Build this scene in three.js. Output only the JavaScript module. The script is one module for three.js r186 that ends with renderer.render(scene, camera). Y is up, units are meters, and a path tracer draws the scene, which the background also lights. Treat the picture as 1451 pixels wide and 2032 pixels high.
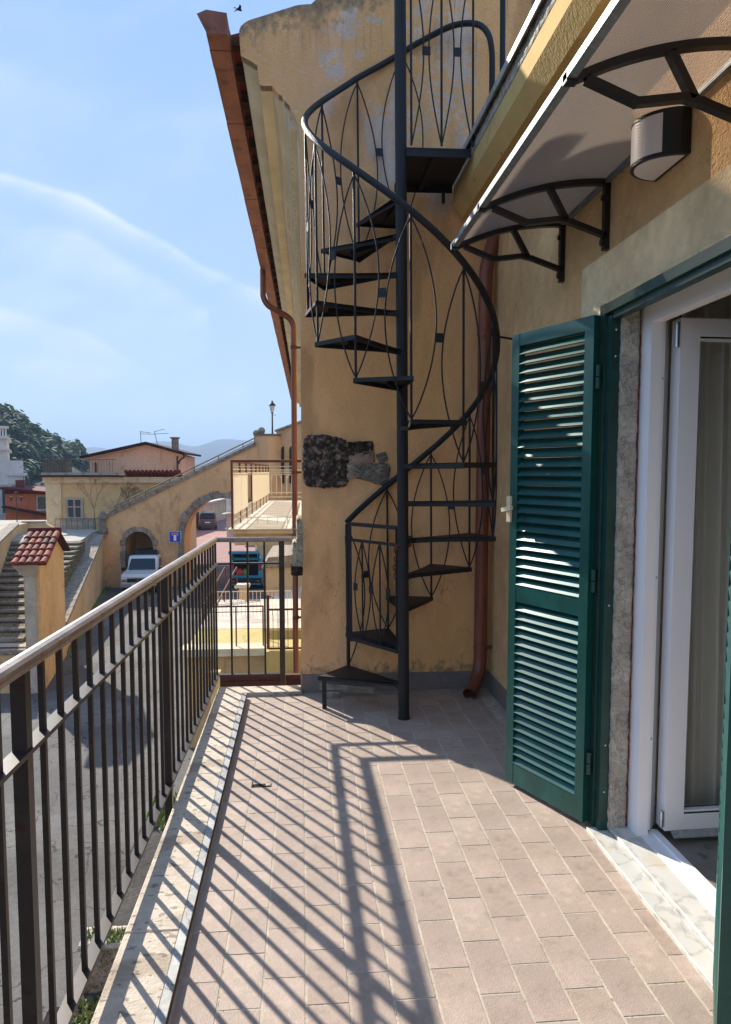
import * as THREE from 'three';
import { mergeGeometries, mergeVertices } from 'three/addons/utils/BufferGeometryUtils.js';

// ---------------------------------------------------------------- camera, sky, sun, exposure
const scene = new THREE.Scene();
const F = 1440, W0 = 1451, H0 = 2032;
const camera = new THREE.PerspectiveCamera(2 * Math.atan(H0 / 2 / F) * 180 / Math.PI, W0 / H0, 0.05, 9000);
camera.position.set(0, 1.6, 0);
camera.rotation.order = 'YXZ';
camera.rotation.set(-4.4316 * Math.PI / 180, -4.8676 * Math.PI / 180, 0);
camera.setViewOffset(W0, H0, 3.5, -29.6, W0, H0);
camera.updateProjectionMatrix();
scene.add(camera);

const SUN = new THREE.Vector3(-0.885, 1.0, -1.335).normalize();
const sun = new THREE.DirectionalLight(new THREE.Color(1, 0.93, 0.82), 4.8);
sun.position.copy(SUN).multiplyScalar(60);
sun.castShadow = true;
sun.shadow.radius = 1.3;
sun.shadow.mapSize.set(4096, 4096);
Object.assign(sun.shadow.camera, { left: -40, right: 40, top: 40, bottom: -40, near: 1, far: 160 });
scene.add(sun, sun.target);

const renderer = new THREE.WebGLRenderer({ antialias: true });
renderer.toneMapping = THREE.LinearToneMapping;
renderer.toneMappingExposure = 1.82;
renderer.shadowMap.enabled = true;
renderer.shadowMap.type = THREE.PCFSoftShadowMap;

// ---------------------------------------------------------------- small tools
function rng(seed) { let a = seed >>> 0; return () => { a = a + 0x6D2B79F5 | 0; let t = Math.imul(a ^ a >>> 15, 1 | a); t = t + Math.imul(t ^ t >>> 7, 61 | t) ^ t; return ((t ^ t >>> 14) >>> 0) / 4294967296; }; }
const rnd = rng(7);
const R = (a, b) => a + (b - a) * rnd();
const D2R = Math.PI / 180, lerp = (a, b, t) => a + (b - a) * t, clamp = (x, a = 0, b = 1) => Math.min(b, Math.max(a, x));
const sstep = (a, b, x) => { const t = clamp((x - a) / (b - a)); return t * t * (3 - 2 * t); };
function hash(x, y, s) { let h = Math.imul(x | 0, 374761393) + Math.imul(y | 0, 668265263) + Math.imul(s | 0, 2246822519); h = Math.imul(h ^ h >>> 13, 1274126177); return ((h ^ h >>> 16) >>> 0) / 4294967296; }
function vn(x, y, per, s) {                                  // value noise, repeats every per cells
  const xi = Math.floor(x), yi = Math.floor(y), fx = x - xi, fy = y - yi, u = fx * fx * (3 - 2 * fx), v = fy * fy * (3 - 2 * fy);
  const m = (n) => ((n % per) + per) % per, a = m(xi), b = m(xi + 1), c = m(yi), d = m(yi + 1);
  return lerp(lerp(hash(a, c, s), hash(b, c, s), u), lerp(hash(a, d, s), hash(b, d, s), u), v);
}
function fbm(u, v, base, oct, s) { let a = 0, w = 0.5, t = 0, p = base; for (let i = 0; i < oct; i++) { a += w * vn(u * p, v * p, p, s + i * 17); t += w; w *= 0.5; p *= 2; } return a / t; }

// the sky: pale blue air, whiter low down and towards the sun, with thin cirrus streaks
{
  const w = 2048, h = 1024, data = new Float32Array(w * h * 4);
  const streaks = [                                           // azimuth (degrees right of -z), elevation
    { p: [[-40, 19.5], [-30, 20], [-21, 19.4], [-16.2, 18.8], [-11, 16.7], [-6.7, 14.6], [-3.3, 13.4], [1, 11.5]], w: 0.55, a: 0.34, tail: 1.3 },
    { p: [[-44, 17], [-30, 18], [-21.1, 16.6], [-16.3, 16.2], [-11.1, 13.7], [-7, 11.5]], w: 1.5, a: 0.22, tail: 2.5 },
    { p: [[-44, 12.5], [-30, 11.5], [-21.3, 10.8], [-16.5, 9.9], [-10.2, 6.6]], w: 0.9, a: 0.22, tail: 1.8 },
    { p: [[-44, 8], [-30, 8], [-21.4, 7.6], [-11.3, 7], [-4, 6]], w: 1.4, a: 0.14, tail: 2 },
    { p: [[-40, 26], [-21, 25], [-10, 24], [0, 25], [20, 27]], w: 3, a: 0.07, tail: 3 },
  ];
  const col = new THREE.Color();
  for (let j = 0; j < h; j++) for (let i = 0; i < w; i++) {
    const el = ((j + 0.5) / h - 0.5) * Math.PI, th = ((i + 0.5) / w - 0.5) * 2 * Math.PI;
    const x = Math.cos(el) * Math.cos(th), z = Math.cos(el) * Math.sin(th), y = Math.sin(el);
    const e = Math.max(el, 0) / D2R, k = 1 - Math.exp(-e / 13), E = 1 / 1.65;
    let r = lerp(0.72, 0.295, k) * E, g = lerp(0.92, 0.505, k) * E, b = lerp(1.08, 0.92, k) * E;
    const zen = sstep(30, 85, e); r *= 1 - 0.14 * zen; g *= 1 - 0.1 * zen; b *= 1 - 0.06 * zen;
    const c = clamp(x * SUN.x + y * SUN.y + z * SUN.z, -1, 1), glow = 0.03 * Math.exp(-(1 - c) / 0.2) + 0.5 * Math.exp(-(1 - c) / 0.004);
    r += glow * 1.0; g += glow * 0.96; b += glow * 0.88;
    
    const az = Math.atan2(x, -z) / D2R; let cl = 0;
    const n1 = fbm(((az * 0.9 + e * 1.4) / 90 + 10) % 1, ((e * 3.2 - az * 1.5) / 90 + 10) % 1, 12, 5, 3), n2 = fbm(((az + 400) / 60) % 1, ((e * 2 + 400) / 60) % 1, 10, 4, 91);
    for (const s of streaks) {
      for (let q = 0; q < s.p.length - 1; q++) {
        const [a0, e0] = s.p[q], [a1, e1] = s.p[q + 1];
        if (az < a0 || az >= a1) continue;
        const t = (az - a0) / (a1 - a0), ec = lerp(e0, e1, t * t * (3 - 2 * t) * 0.4 + t * 0.6), d = ec - e;
        const prof = d > 0 ? Math.exp(-d / (s.w * s.tail)) : Math.exp(-d * d / (s.w * s.w * 0.12));
        cl += 2.3 * s.a * prof * sstep(0.22, 0.75, n1 * 0.75 + n2 * 0.35);
      }
    }
    cl += 0.10 * sstep(0.5, 0.85, n1 * 0.6 + n2 * 0.4) * sstep(2, 8, e) * (1 - sstep(30, 60, e));
    r = lerp(r, 0.82 * E, cl); g = lerp(g, 0.92 * E, cl); b = lerp(b, 1.04 * E, cl);
    if (el < 0) { const t = sstep(0, -0.12, el) || 0; r = lerp(r, 0.2, clamp(-el / 0.12)); g = lerp(g, 0.2, clamp(-el / 0.12)); b = lerp(b, 0.19, clamp(-el / 0.12)); }
    const o = (j * w + i) * 4; data[o] = r; data[o + 1] = g; data[o + 2] = b; data[o + 3] = 1;
  }
  const t = new THREE.DataTexture(data, w, h, THREE.RGBAFormat, THREE.FloatType);
  t.mapping = THREE.EquirectangularReflectionMapping; t.magFilter = t.minFilter = THREE.LinearFilter; t.wrapS = THREE.RepeatWrapping; t.needsUpdate = true;
  scene.background = t; scene.environment = t;
}

// ---------------------------------------------------------------- textures and materials
function tex(w, h, fn, srgb = true) {
  const d = new Uint8Array(w * h * 4);
  for (let j = 0; j < h; j++) for (let i = 0; i < w; i++) { const c = fn((i + 0.5) / w, (j + 0.5) / h, i, j), o = (j * w + i) * 4; if (typeof c === 'number') { d[o] = d[o + 1] = d[o + 2] = clamp(c) * 255; } else { d[o] = clamp(c[0], 0, 255); d[o + 1] = clamp(c[1], 0, 255); d[o + 2] = clamp(c[2], 0, 255); } d[o + 3] = 255; }
  const t = new THREE.DataTexture(d, w, h, THREE.RGBAFormat); if (srgb) t.colorSpace = THREE.SRGBColorSpace;
  t.wrapS = t.wrapT = THREE.RepeatWrapping; t.magFilter = THREE.LinearFilter; t.minFilter = THREE.LinearMipmapLinearFilter; t.generateMipmaps = true; t.needsUpdate = true; return t;
}
function rep(t, sx, sy = sx) { const c = t.clone(); c.repeat.set(1 / sx, 1 / sy); c.needsUpdate = true; return c; }   // uv is in metres: one repeat every sx metres
const mix3 = (a, b, t) => [lerp(a[0], b[0], t), lerp(a[1], b[1], t), lerp(a[2], b[2], t)];
const T = {};
T.mottle = tex(512, 512, (u, v) => { const n = fbm(u, v, 4, 6, 11) - 0.5, m = fbm(u, v, 32, 4, 5) - 0.5; const k = 232 + n * 60 + m * 34; return [k, k - 2 + n * 8, k - 5 + n * 14]; });
T.grain = tex(512, 512, (u, v) => clamp(0.5 + (fbm(u, v, 64, 4, 23) - 0.5) * 1.5 + (fbm(u, v, 8, 3, 29) - 0.5) * 0.5), false);
T.tileTone = tex(512, 512, (u, v) => { const n = fbm(u, v, 6, 5, 41) - 0.5, m = fbm(u, v, 90, 3, 43) - 0.5, s = fbm(u, v, 20, 4, 47); const k = 238 + n * 36 + m * 16 - (s > 0.62 ? (s - 0.62) * 90 : 0) + (s < 0.34 ? (0.34 - s) * 80 : 0); return [k, k - 1, k - 3 + n * 8]; });
T.asphalt = tex(1024, 1024, (u, v, i, j) => { const n = fbm(u, v, 5, 5, 51) - 0.5, s = hash(i, j, 3), m = fbm(u, v, 128, 2, 57); let k = 150 + n * 46 + (m - 0.5) * 26 + (s - 0.5) * 46; const pt = sstep(0.5, 0.53, fbm(u, v, 3, 3, 63)); k -= pt * 14; const c = Math.abs(fbm(u, v, 7, 5, 61) - 0.5); if (c < 0.007) k -= 60; return [k, k - 1, k - 3]; });
T.stone = tex(512, 512, (u, v) => { const n = fbm(u, v, 6, 6, 71), m = fbm(u, v, 40, 3, 73), pit = sstep(0.62, 0.74, fbm(u, v, 24, 4, 79)); const k = 170 + n * 90 + (m - 0.5) * 40 - pit * 70; return [k, k - 4, k - 12]; });
T.kerb = tex(1024, 512, (u, v) => { const n = fbm(u, v, 6, 6, 81) - 0.5, m = fbm(u, v, 64, 3, 83) - 0.5, pit = sstep(0.66, 0.74, fbm(u, v, 48, 3, 87)), st = sstep(0.56, 0.72, fbm(u, v, 5, 5, 88)); const k = 226 + n * 46 + m * 30 - pit * 60 - st * 34; return [k, k - 5 - st * 5, k - 13 - st * 8]; });
T.marble = tex(512, 512, (u, v) => { const q = fbm(u, v, 4, 5, 95), n = Math.abs(Math.sin((u * 3 + v * 2 + q * 2.4) * Math.PI)), vein = Math.pow(1 - n, 6), rust = sstep(0.6, 0.76, fbm(u, v, 7, 4, 97)), gr = sstep(0.55, 0.7, fbm(u, v, 9, 5, 99)); let k = 236 - vein * 30 - gr * 22 + (q - 0.5) * 20; return [k, k - 1 - rust * 7, k - 5 - rust * 18]; });
T.lichen = tex(512, 512, (u, v) => { const n = fbm(u, v, 8, 6, 101), m = fbm(u, v, 22, 5, 103), p = fbm(u, v, 50, 3, 107); let c = mix3([92, 84, 76], [150, 130, 114], sstep(0.4, 0.68, n)); c = mix3(c, [205, 192, 178], sstep(0.62, 0.76, m) * 0.75); c = mix3(c, [150, 112, 74], sstep(0.6, 0.72, p) * 0.4); return mix3(c, [40, 37, 36], sstep(0.54, 0.42, m) * 0.65); });
T.pit = tex(512, 512, (u, v) => clamp(0.5 + (fbm(u, v, 9, 5, 113) - 0.5) * 2.2 - sstep(0.55, 0.7, fbm(u, v, 18, 4, 117)) * 0.6), false);
T.copper = tex(512, 512, (u, v) => { const n = fbm(u, v, 5, 5, 121) - 0.5, st = fbm(u, v * 0.25, 24, 4, 127) - 0.5, d = sstep(0.6, 0.8, fbm(u, v, 14, 4, 129)); return [164 + n * 60 + st * 28 - d * 40, 112 + n * 54 + st * 20 - d * 24, 92 + n * 50 + st * 18 - d * 10]; });
T.roof = tex(512, 512, (u, v) => { const n = fbm(u, v, 9, 5, 131), l = sstep(0.55, 0.75, fbm(u, v, 16, 5, 133)); return mix3(mix3([150, 78, 58], [196, 128, 96], n), [92, 78, 70], l * 0.8); });
T.cobble = tex(512, 512, (u, v) => {                           // river pebbles and dry grass between them
  const gx = u * 22, gy = v * 22; let best = 9, bid = 0; for (let a = -1; a < 2; a++) for (let b = -1; b < 2; b++) { const cx = Math.floor(gx) + a, cy = Math.floor(gy) + b, hx = ((cx % 22) + 22) % 22, hy = ((cy % 22) + 22) % 22, d = Math.hypot(gx - cx - hash(hx, hy, 1), gy - cy - hash(hx, hy, 2)); if (d < best) { best = d; bid = hash(hx, hy, 5); } }
  const g = fbm(u, v, 5, 4, 141), c = mix3([128, 122, 110], [190, 184, 168], bid); return mix3(c, mix3([96, 92, 66], [112, 120, 62], sstep(0.45, 0.65, g)), sstep(0.35, 0.6, best));
});
T.paint = tex(512, 512, (u, v) => { const n = fbm(u, v, 6, 5, 151) - 0.5, sc = sstep(0.7, 0.78, fbm(u, v * 3, 20, 4, 153)); const du = sstep(0.52, 0.7, fbm(u, v, 5, 5, 157)); const k = 214 + n * 50 + du * 26; return mix3([k, k, k], [255, 255, 255], sc * 0.9); });
T.iron = tex(512, 512, (u, v) => { const n = fbm(u, v, 10, 5, 161) - 0.5, r = sstep(0.62, 0.78, fbm(u, v, 16, 5, 163)); return mix3([205 + n * 60, 205 + n * 60, 206 + n * 60], [205, 140, 104], r * 0.75); });
T.concrete = tex(512, 512, (u, v) => { const n = fbm(u, v, 5, 6, 171) - 0.5, m = fbm(u, v, 60, 3, 173) - 0.5, cr = Math.abs(fbm(u, v, 5, 4, 177) - 0.5) < 0.005 ? 60 : 0; const k = 205 + n * 70 + m * 40 - cr; return [k, k - 3, k - 9]; });
T.pave = tex(512, 512, (u, v) => { const gx = u * 10, gy = v * 20 , j = Math.floor(gy), fx = (gx + (j % 2) * 0.5) % 1, fy = gy % 1, jt = (fx < 0.05 || fy < 0.08) ? 0.82 : 1; const k = (214 + (hash(Math.floor(gx + (j % 2) * 0.5) % 10, j % 20, 9) - 0.5) * 26 + (fbm(u, v, 6, 4, 181) - 0.5) * 30) * jt; return [k, k * 0.9, k * 0.88]; });
T.wood = tex(512, 512, (u, v) => { const n = fbm(u * 0.5, v, 6, 4, 191), g = fbm(u * 0.25, v, 48, 4, 193); const k = 190 + (g - 0.5) * 110 + (n - 0.5) * 50; return [k, k - 8, k - 20]; });
T.weather = tex(1024, 1024, (u, v, i, j) => { const n = fbm(u, v, 3, 6, 211) - 0.5, m = fbm(u, v, 60, 4, 213) - 0.5, st = sstep(0.56, 0.74, fbm(u, v * 0.2, 20, 5, 217)) * sstep(0.42, 0.6, fbm(u, v, 4, 4, 219)), pa = sstep(0.63, 0.65, fbm(u, v, 6, 5, 223)), pe = sstep(0.7, 0.715, fbm(u, v, 16, 5, 227)), dot = hash(i >> 2, j >> 2, 8) > 0.9985 ? 60 : 0; let c = [232 + n * 44 + m * 22, 228 + n * 46 + m * 22, 222 + n * 50 + m * 22]; c = mix3(c, [186, 172, 158], st * 0.5); c = mix3(c, [246, 240, 230], pa * 0.45); c = mix3(c, [206, 198, 190], pe * 0.6); return [c[0] - dot, c[1] - dot, c[2] - dot]; });
T.leafy = tex(256, 256, (u, v) => { const n = fbm(u, v, 8, 5, 201); return mix3([52, 66, 40], [120, 132, 84], n); });

function mat(o) { const m = new THREE.MeshStandardMaterial(Object.assign({ roughness: 0.9 }, o)); return m; }
const hex = (h) => new THREE.Color(h);
function plaster(color, s = 1.4, bump = 0.004) { return mat({ color: hex(color), map: s > 1.9 && s < 4.5 ? rep(T.weather, s * 1.8) : rep(T.mottle, s), bumpMap: rep(T.grain, 0.5), bumpScale: bump, roughness: 0.95 }); }
const M = {
  facade: plaster('#f8ca90', 1.6, 0.006), surround: plaster('#fde2b4', 1.3, 0.004), soffit: plaster('#e6c37e', 2.4, 0.0015), cream: plaster('#e2cf9c', 1.8, 0.004), creamPale: plaster('#efe4c8', 5, 0.003),
  neighbour: plaster('#ecca90', 1.8, 0.004), flame: plaster('#e8c24e', 1.1, 0.003),
  ramp: plaster('#f0cc9a', 3.0, 0.005), arch: plaster('#f4c794', 3.2, 0.006), ochre: plaster('#ebc894', 2.5, 0.004), ochrePale: plaster('#eed6b0', 2.2, 0.004), pink: plaster('#f8c6a4', 3.5, 0.006), white: plaster('#ece9e2', 2.6, 0.004), orange: plaster('#cf7450', 2.6, 0.004), yellow: plaster('#d6c886', 2, 0.003), rose: plaster('#c58a6c', 2.5, 0.004),
  pilaster: plaster('#c9c1b2', 1.3, 0.004),
  grout: mat({ color: hex('#ded3c0'), map: rep(T.concrete, 0.7), roughness: 1 }),
  kerb: mat({ color: hex('#ddd3c5'), map: rep(T.kerb, 1.6, 0.8), bumpMap: rep(T.grain, 0.35), bumpScale: 0.0012, roughness: 0.85 }),
  marble: mat({ color: hex('#dcdad4'), map: rep(T.marble, 0.55), roughness: 0.45 }),
  alu: mat({ color: hex('#99a2a9'), metalness: 0.5, roughness: 0.5, map: rep(T.paint, 0.4) }), aluWhite: mat({ color: hex('#c8cacc'), roughness: 0.5, metalness: 0.1, map: rep(T.concrete, 0.8) }),
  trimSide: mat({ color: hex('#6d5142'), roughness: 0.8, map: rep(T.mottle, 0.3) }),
  iron: mat({ color: hex('#27282b'), map: rep(T.iron, 0.35), metalness: 0.25, roughness: 0.5, bumpMap: rep(T.grain, 0.12), bumpScale: 0.0006 }),
  railTop: mat({ color: hex('#b8aaa0'), map: rep(T.iron, 0.4), metalness: 0.3, roughness: 0.38 }),
  rail: mat({ color: hex('#453c37'), map: rep(T.iron, 0.4), metalness: 0.25, roughness: 0.4 }),
  green: mat({ color: hex('#155851'), map: rep(T.paint, 0.5), roughness: 0.32, metalness: 0.15 }),
  greenDark: mat({ color: hex('#124640'), map: rep(T.paint, 0.5), roughness: 0.4 }),
  upvc: mat({ color: hex('#f1f0f2'), roughness: 0.35 }), upvcGrey: mat({ color: hex('#8f9496'), roughness: 0.5 }), seal: mat({ color: hex('#1e2224'), roughness: 0.8 }),
  rawJamb: mat({ color: hex('#d6d1c8'), map: rep(T.concrete, 0.35), bumpMap: rep(T.pit, 0.3), bumpScale: 0.012, roughness: 1 }),
  brickRed: mat({ color: hex('#8d5240'), map: rep(T.concrete, 0.3), roughness: 1 }),
  blackPlastic: mat({ color: hex('#17171a'), roughness: 0.38 }),
  copper: mat({ color: hex('#d6c2b8'), map: rep(T.copper, 0.7), metalness: 0.4, roughness: 0.42 }), copperBox: mat({ color: hex('#dccdc5'), map: rep(T.copper, 1.1), metalness: 0.35, roughness: 0.55 }),
  stoneGrey: mat({ color: hex('#b9ad9f'), map: rep(T.stone, 0.9), bumpMap: rep(T.pit, 0.6), bumpScale: 0.02, roughness: 1 }),
  stoneDark: mat({ color: hex('#a79a8c'), map: rep(T.stone, 0.7), bumpMap: rep(T.pit, 0.8), bumpScale: 0.03, roughness: 1 }),
  lichen: mat({ color: hex('#f4ece4'), map: rep(T.lichen, 0.42), bumpMap: rep(T.pit, 0.2), bumpScale: 0.02, roughness: 1 }), lichenPale: mat({ color: hex('#cfc3b4'), map: rep(T.stone, 0.3), bumpMap: rep(T.pit, 0.25), bumpScale: 0.012, roughness: 1 }), stonePink: mat({ color: hex('#cdb4a2'), map: rep(T.stone, 0.4), bumpMap: rep(T.grain, 0.2), bumpScale: 0.006, roughness: 1 }), lichenGrey: mat({ color: hex('#a39a8d'), map: rep(T.stone, 0.22), bumpMap: rep(T.pit, 0.2), bumpScale: 0.012, roughness: 1 }), lichenBlack: mat({ color: hex('#a89d92'), map: rep(T.lichen, 0.35), bumpMap: rep(T.pit, 0.25), bumpScale: 0.015, roughness: 1 }),
  asphalt: mat({ color: hex('#aeaba8'), map: rep(T.asphalt, 6), bumpMap: rep(T.grain, 0.6), bumpScale: 0.0015, roughness: 0.95 }),
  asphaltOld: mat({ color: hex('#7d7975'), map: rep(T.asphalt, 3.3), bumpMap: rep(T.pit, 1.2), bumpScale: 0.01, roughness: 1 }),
  pave: mat({ color: hex('#c2a59c'), map: rep(T.pave, 4), roughness: 0.95 }), plazaPave: mat({ color: hex('#cfc8bc'), map: rep(T.concrete, 2.5), roughness: 0.95 }), terrazzo: mat({ color: hex('#f0e9df'), map: rep(T.concrete, 1.4), roughness: 0.8 }),
  tread: mat({ color: hex('#bdb5a0'), map: rep(T.cobble, 1.7), bumpMap: rep(T.pit, 0.9), bumpScale: 0.02, roughness: 1 }), nosing: mat({ color: hex('#a49c92'), map: rep(T.stone, 0.9), bumpMap: rep(T.pit, 0.5), bumpScale: 0.012, roughness: 1 }), riser: mat({ color: hex('#6e635b'), map: rep(T.stone, 0.8), bumpMap: rep(T.pit, 0.5), bumpScale: 0.015, roughness: 1 }),
  roof: mat({ color: hex('#c98c74'), map: rep(T.roof, 1.3), roughness: 0.9 }), roofDark: mat({ color: hex('#5a3c36'), map: rep(T.roof, 2), roughness: 0.95 }), roofRed: mat({ color: hex('#93413a'), map: rep(T.roof, 1.5), roughness: 0.9 }),
  glassDark: mat({ color: hex('#1d262c'), roughness: 0.08, metalness: 0.0 }), windowDark: mat({ color: hex('#3c3a3c'), roughness: 0.25 }), shutterGreen: mat({ color: hex('#2c4a3f'), roughness: 0.6 }), stoneFrame: mat({ color: hex('#cbc2b4'), map: rep(T.concrete, 0.9), roughness: 0.95 }), woodWhite: mat({ color: hex('#cfcdc7'), map: rep(T.wood, 0.5), roughness: 0.8 }), woodGrey: mat({ color: hex('#8b857c'), map: rep(T.wood, 1.2), roughness: 0.85 }), maroon: mat({ color: hex('#5b2d2a'), map: rep(T.wood, 0.9), roughness: 0.8 }), greyWood: mat({ color: hex('#9a9690'), map: rep(T.wood, 0.7), roughness: 0.9 }),
  ironFar: mat({ color: hex('#3b3632'), roughness: 0.7, metalness: 0.2 }), ironBeige: mat({ color: hex('#dfd2bb'), roughness: 0.7 }), ironRust: mat({ color: hex('#7b4436'), roughness: 0.75, map: rep(T.iron, 0.5) }), cane: new THREE.MeshPhysicalMaterial({ color: hex('#ece6da'), roughness: 0.6, transmission: 0.8, thickness: 0 }),
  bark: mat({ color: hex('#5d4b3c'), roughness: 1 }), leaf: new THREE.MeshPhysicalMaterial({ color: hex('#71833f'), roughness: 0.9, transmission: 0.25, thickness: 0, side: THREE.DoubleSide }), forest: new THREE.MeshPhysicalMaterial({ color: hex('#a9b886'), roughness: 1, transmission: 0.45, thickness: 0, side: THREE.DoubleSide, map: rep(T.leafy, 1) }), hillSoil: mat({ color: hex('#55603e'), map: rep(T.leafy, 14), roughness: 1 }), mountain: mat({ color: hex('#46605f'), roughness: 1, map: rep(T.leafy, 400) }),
  room: mat({ color: hex('#e4dfd2'), roughness: 0.95, map: rep(T.mottle, 2) }), roomFloor: mat({ color: hex('#99948c'), roughness: 0.35, map: rep(T.stone, 1.4) }), dirt: mat({ color: hex('#6b5138'), roughness: 1, map: rep(T.lichen, 0.8), bumpMap: rep(T.pit, 0.5), bumpScale: 0.03 }), tyre: mat({ color: hex('#18181a'), roughness: 0.9 }), chrome: mat({ color: hex('#b9bcc0'), metalness: 0.9, roughness: 0.25 }),
};
M.glass = new THREE.MeshPhysicalMaterial({ color: 0xffffff, roughness: 0.03, transmission: 1, thickness: 0, ior: 1.5 });
M.curtain = new THREE.MeshPhysicalMaterial({ color: hex('#efece0'), roughness: 1, transmission: 0.4, thickness: 0, side: THREE.DoubleSide });

// ---------------------------------------------------------------- geometry and object tools
const V = (x, y, z) => new THREE.Vector3(x, y, z);
function metres(g) {                                           // uv in metres from the face's main direction
  if (g.index) g = g.toNonIndexed(); const p = g.attributes.position, n = p.count, uv = new Float32Array(n * 2), a = V(0, 0, 0), b = V(0, 0, 0), c = V(0, 0, 0), f = V(0, 0, 0);
  for (let i = 0; i < n; i += 3) {
    a.fromBufferAttribute(p, i); b.fromBufferAttribute(p, i + 1); c.fromBufferAttribute(p, i + 2); f.copy(b).sub(a).cross(c.clone().sub(a));
    const x = Math.abs(f.x), y = Math.abs(f.y), z = Math.abs(f.z);
    [a, b, c].forEach((q, k) => { const o = (i + k) * 2; if (y >= x && y >= z) { uv[o] = q.x; uv[o + 1] = q.z; } else if (x >= z) { uv[o] = q.z; uv[o + 1] = q.y; } else { uv[o] = q.x; uv[o + 1] = q.y; } });
  }
  g.setAttribute('uv', new THREE.BufferAttribute(uv, 2)); return g;
}
function strip(g) { for (const k of Object.keys(g.attributes)) if (!['position', 'normal', 'uv'].includes(k)) g.deleteAttribute(k); return g; }
const merge = (list) => mergeGeometries(list.map((g) => strip(g.index ? g.toNonIndexed() : g)));
function bx(w, h, d, x = 0, y = 0, z = 0, ry = 0, rx = 0, rz = 0) { const g = new THREE.BoxGeometry(w, h, d); if (rx) g.rotateX(rx); if (rz) g.rotateZ(rz); if (ry) g.rotateY(ry); g.translate(x, y, z); return metres(g); }
const span = (x0, x1, y0, y1, z0, z1) => bx(x1 - x0, y1 - y0, z1 - z0, (x0 + x1) / 2, (y0 + y1) / 2, (z0 + z1) / 2);
function chamfer(w, h, d, b, x = 0, y = 0, z = 0) {           // a box with all twelve edges cut
  const s = new THREE.Shape(); const X = w / 2 - b, Y = d / 2 - b; s.moveTo(-X, -Y); s.lineTo(X, -Y); s.lineTo(X, Y); s.lineTo(-X, Y); s.closePath();
  const g = new THREE.ExtrudeGeometry(s, { depth: h - 2 * b, bevelEnabled: true, bevelThickness: b, bevelSize: b, bevelSegments: 1, steps: 1 }); g.rotateX(-Math.PI / 2); g.translate(x, y - h / 2 + b, z); return metres(g);
}
function extr(pts, depth, bevel = 0) { const s = new THREE.Shape(pts.map((p) => new THREE.Vector2(p[0], p[1]))); return new THREE.ExtrudeGeometry(s, { depth, bevelEnabled: bevel > 0, bevelThickness: bevel, bevelSize: bevel, bevelSegments: 1, steps: 1, curveSegments: 16 }); }
function bar(p, q, w, h) { const d = q.clone().sub(p), L = d.length(), g = new THREE.BoxGeometry(w, h, L); g.applyMatrix4(new THREE.Matrix4().lookAt(V(0, 0, 0), d, Math.abs(d.y) > 0.99 * L ? V(1, 0, 0) : V(0, 1, 0))); g.translate((p.x + q.x) / 2, (p.y + q.y) / 2, (p.z + q.z) / 2); return metres(g); }
function rod(p, q, r, n = 8) { const d = q.clone().sub(p), L = d.length(), g = new THREE.CylinderGeometry(r, r, L, n); g.applyQuaternion(new THREE.Quaternion().setFromUnitVectors(V(0, 1, 0), d.clone().divideScalar(L))); g.translate((p.x + q.x) / 2, (p.y + q.y) / 2, (p.z + q.z) / 2); return g.toNonIndexed(); }
function tube(pts, r, seg = 24, n = 8, closed = false) { return new THREE.TubeGeometry(new THREE.CatmullRomCurve3(pts, closed), seg, r, n, closed).toNonIndexed(); }
function poly(v, faces) {                                      // quads and triangles from a list of corners
  const p = []; for (const f of faces) for (let i = 1; i < f.length - 1; i++) for (const k of [f[0], f[i], f[i + 1]]) p.push(...v[k]);
  const g = new THREE.BufferGeometry(); g.setAttribute('position', new THREE.Float32BufferAttribute(p, 3)); g.computeVertexNormals(); return metres(g);
}
function rough(g, amp, freq, seed = 1) {                      // push the surface in and out by noise
  if (g.index) g = g.toNonIndexed(); g = mergeVertices(new THREE.BufferGeometry().setAttribute('position', g.attributes.position)); g.computeVertexNormals(); const p = g.attributes.position, n = g.attributes.normal;
  for (let i = 0; i < p.count; i++) { const x = p.getX(i) * freq, y = p.getY(i) * freq, z = p.getZ(i) * freq; const k = (fbm(x * 0.31 + z * 0.17 + 50, y * 0.31 - z * 0.23 + 50, 64, 4, seed) - 0.5) * 2 * amp; p.setXYZ(i, p.getX(i) + n.getX(i) * k, p.getY(i) + n.getY(i) * k, p.getZ(i) + n.getZ(i) * k); }
  g.computeVertexNormals(); const c = metres(g); return c;
}
function rock(w, h, d, seed, round = 5, amp = 0.012, cut) {
  const g = new THREE.BoxGeometry(1, 1, 1, 22, 22, 8), p = g.attributes.position;
  for (let i = 0; i < p.count; i++) { let x = p.getX(i) * 2, y = p.getY(i) * 2, z = p.getZ(i) * 2; const k = Math.pow(Math.pow(Math.abs(x), round) + Math.pow(Math.abs(y), round) + Math.pow(Math.abs(z), round), -1 / round) * Math.max(Math.abs(x), Math.abs(y), Math.abs(z)); x *= k; y *= k; z *= k; if (cut) [x, y] = cut(x, y); p.setXYZ(i, x * w / 2, y * h / 2, z * d / 2); }
  return rough(g, amp, 42, seed);
}
const used = {};
function uniq(name) { if (!used[name]) { used[name] = 1; return name; } return name + '_' + String(used[name]++).padStart(3, '0'); }
function mesh(name, geo, m, parent) { const o = new THREE.Mesh(Array.isArray(geo) ? merge(geo) : geo, m); o.name = parent && parent !== scene ? name : uniq(name); o.castShadow = o.receiveShadow = true; (parent || scene).add(o); return o; }
function info(o, label, category, group, kind) { Object.assign(o.userData, { label, category }); if (group) o.userData.group = group; if (kind) o.userData.kind = kind; return o; }
function thing(name, label, category, pos = [0, 0, 0], turn = 0, group) { const o = new THREE.Group(); o.name = uniq(name); o.position.set(...pos); o.rotation.y = turn; scene.add(o); return info(o, label, category, group); }
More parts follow.
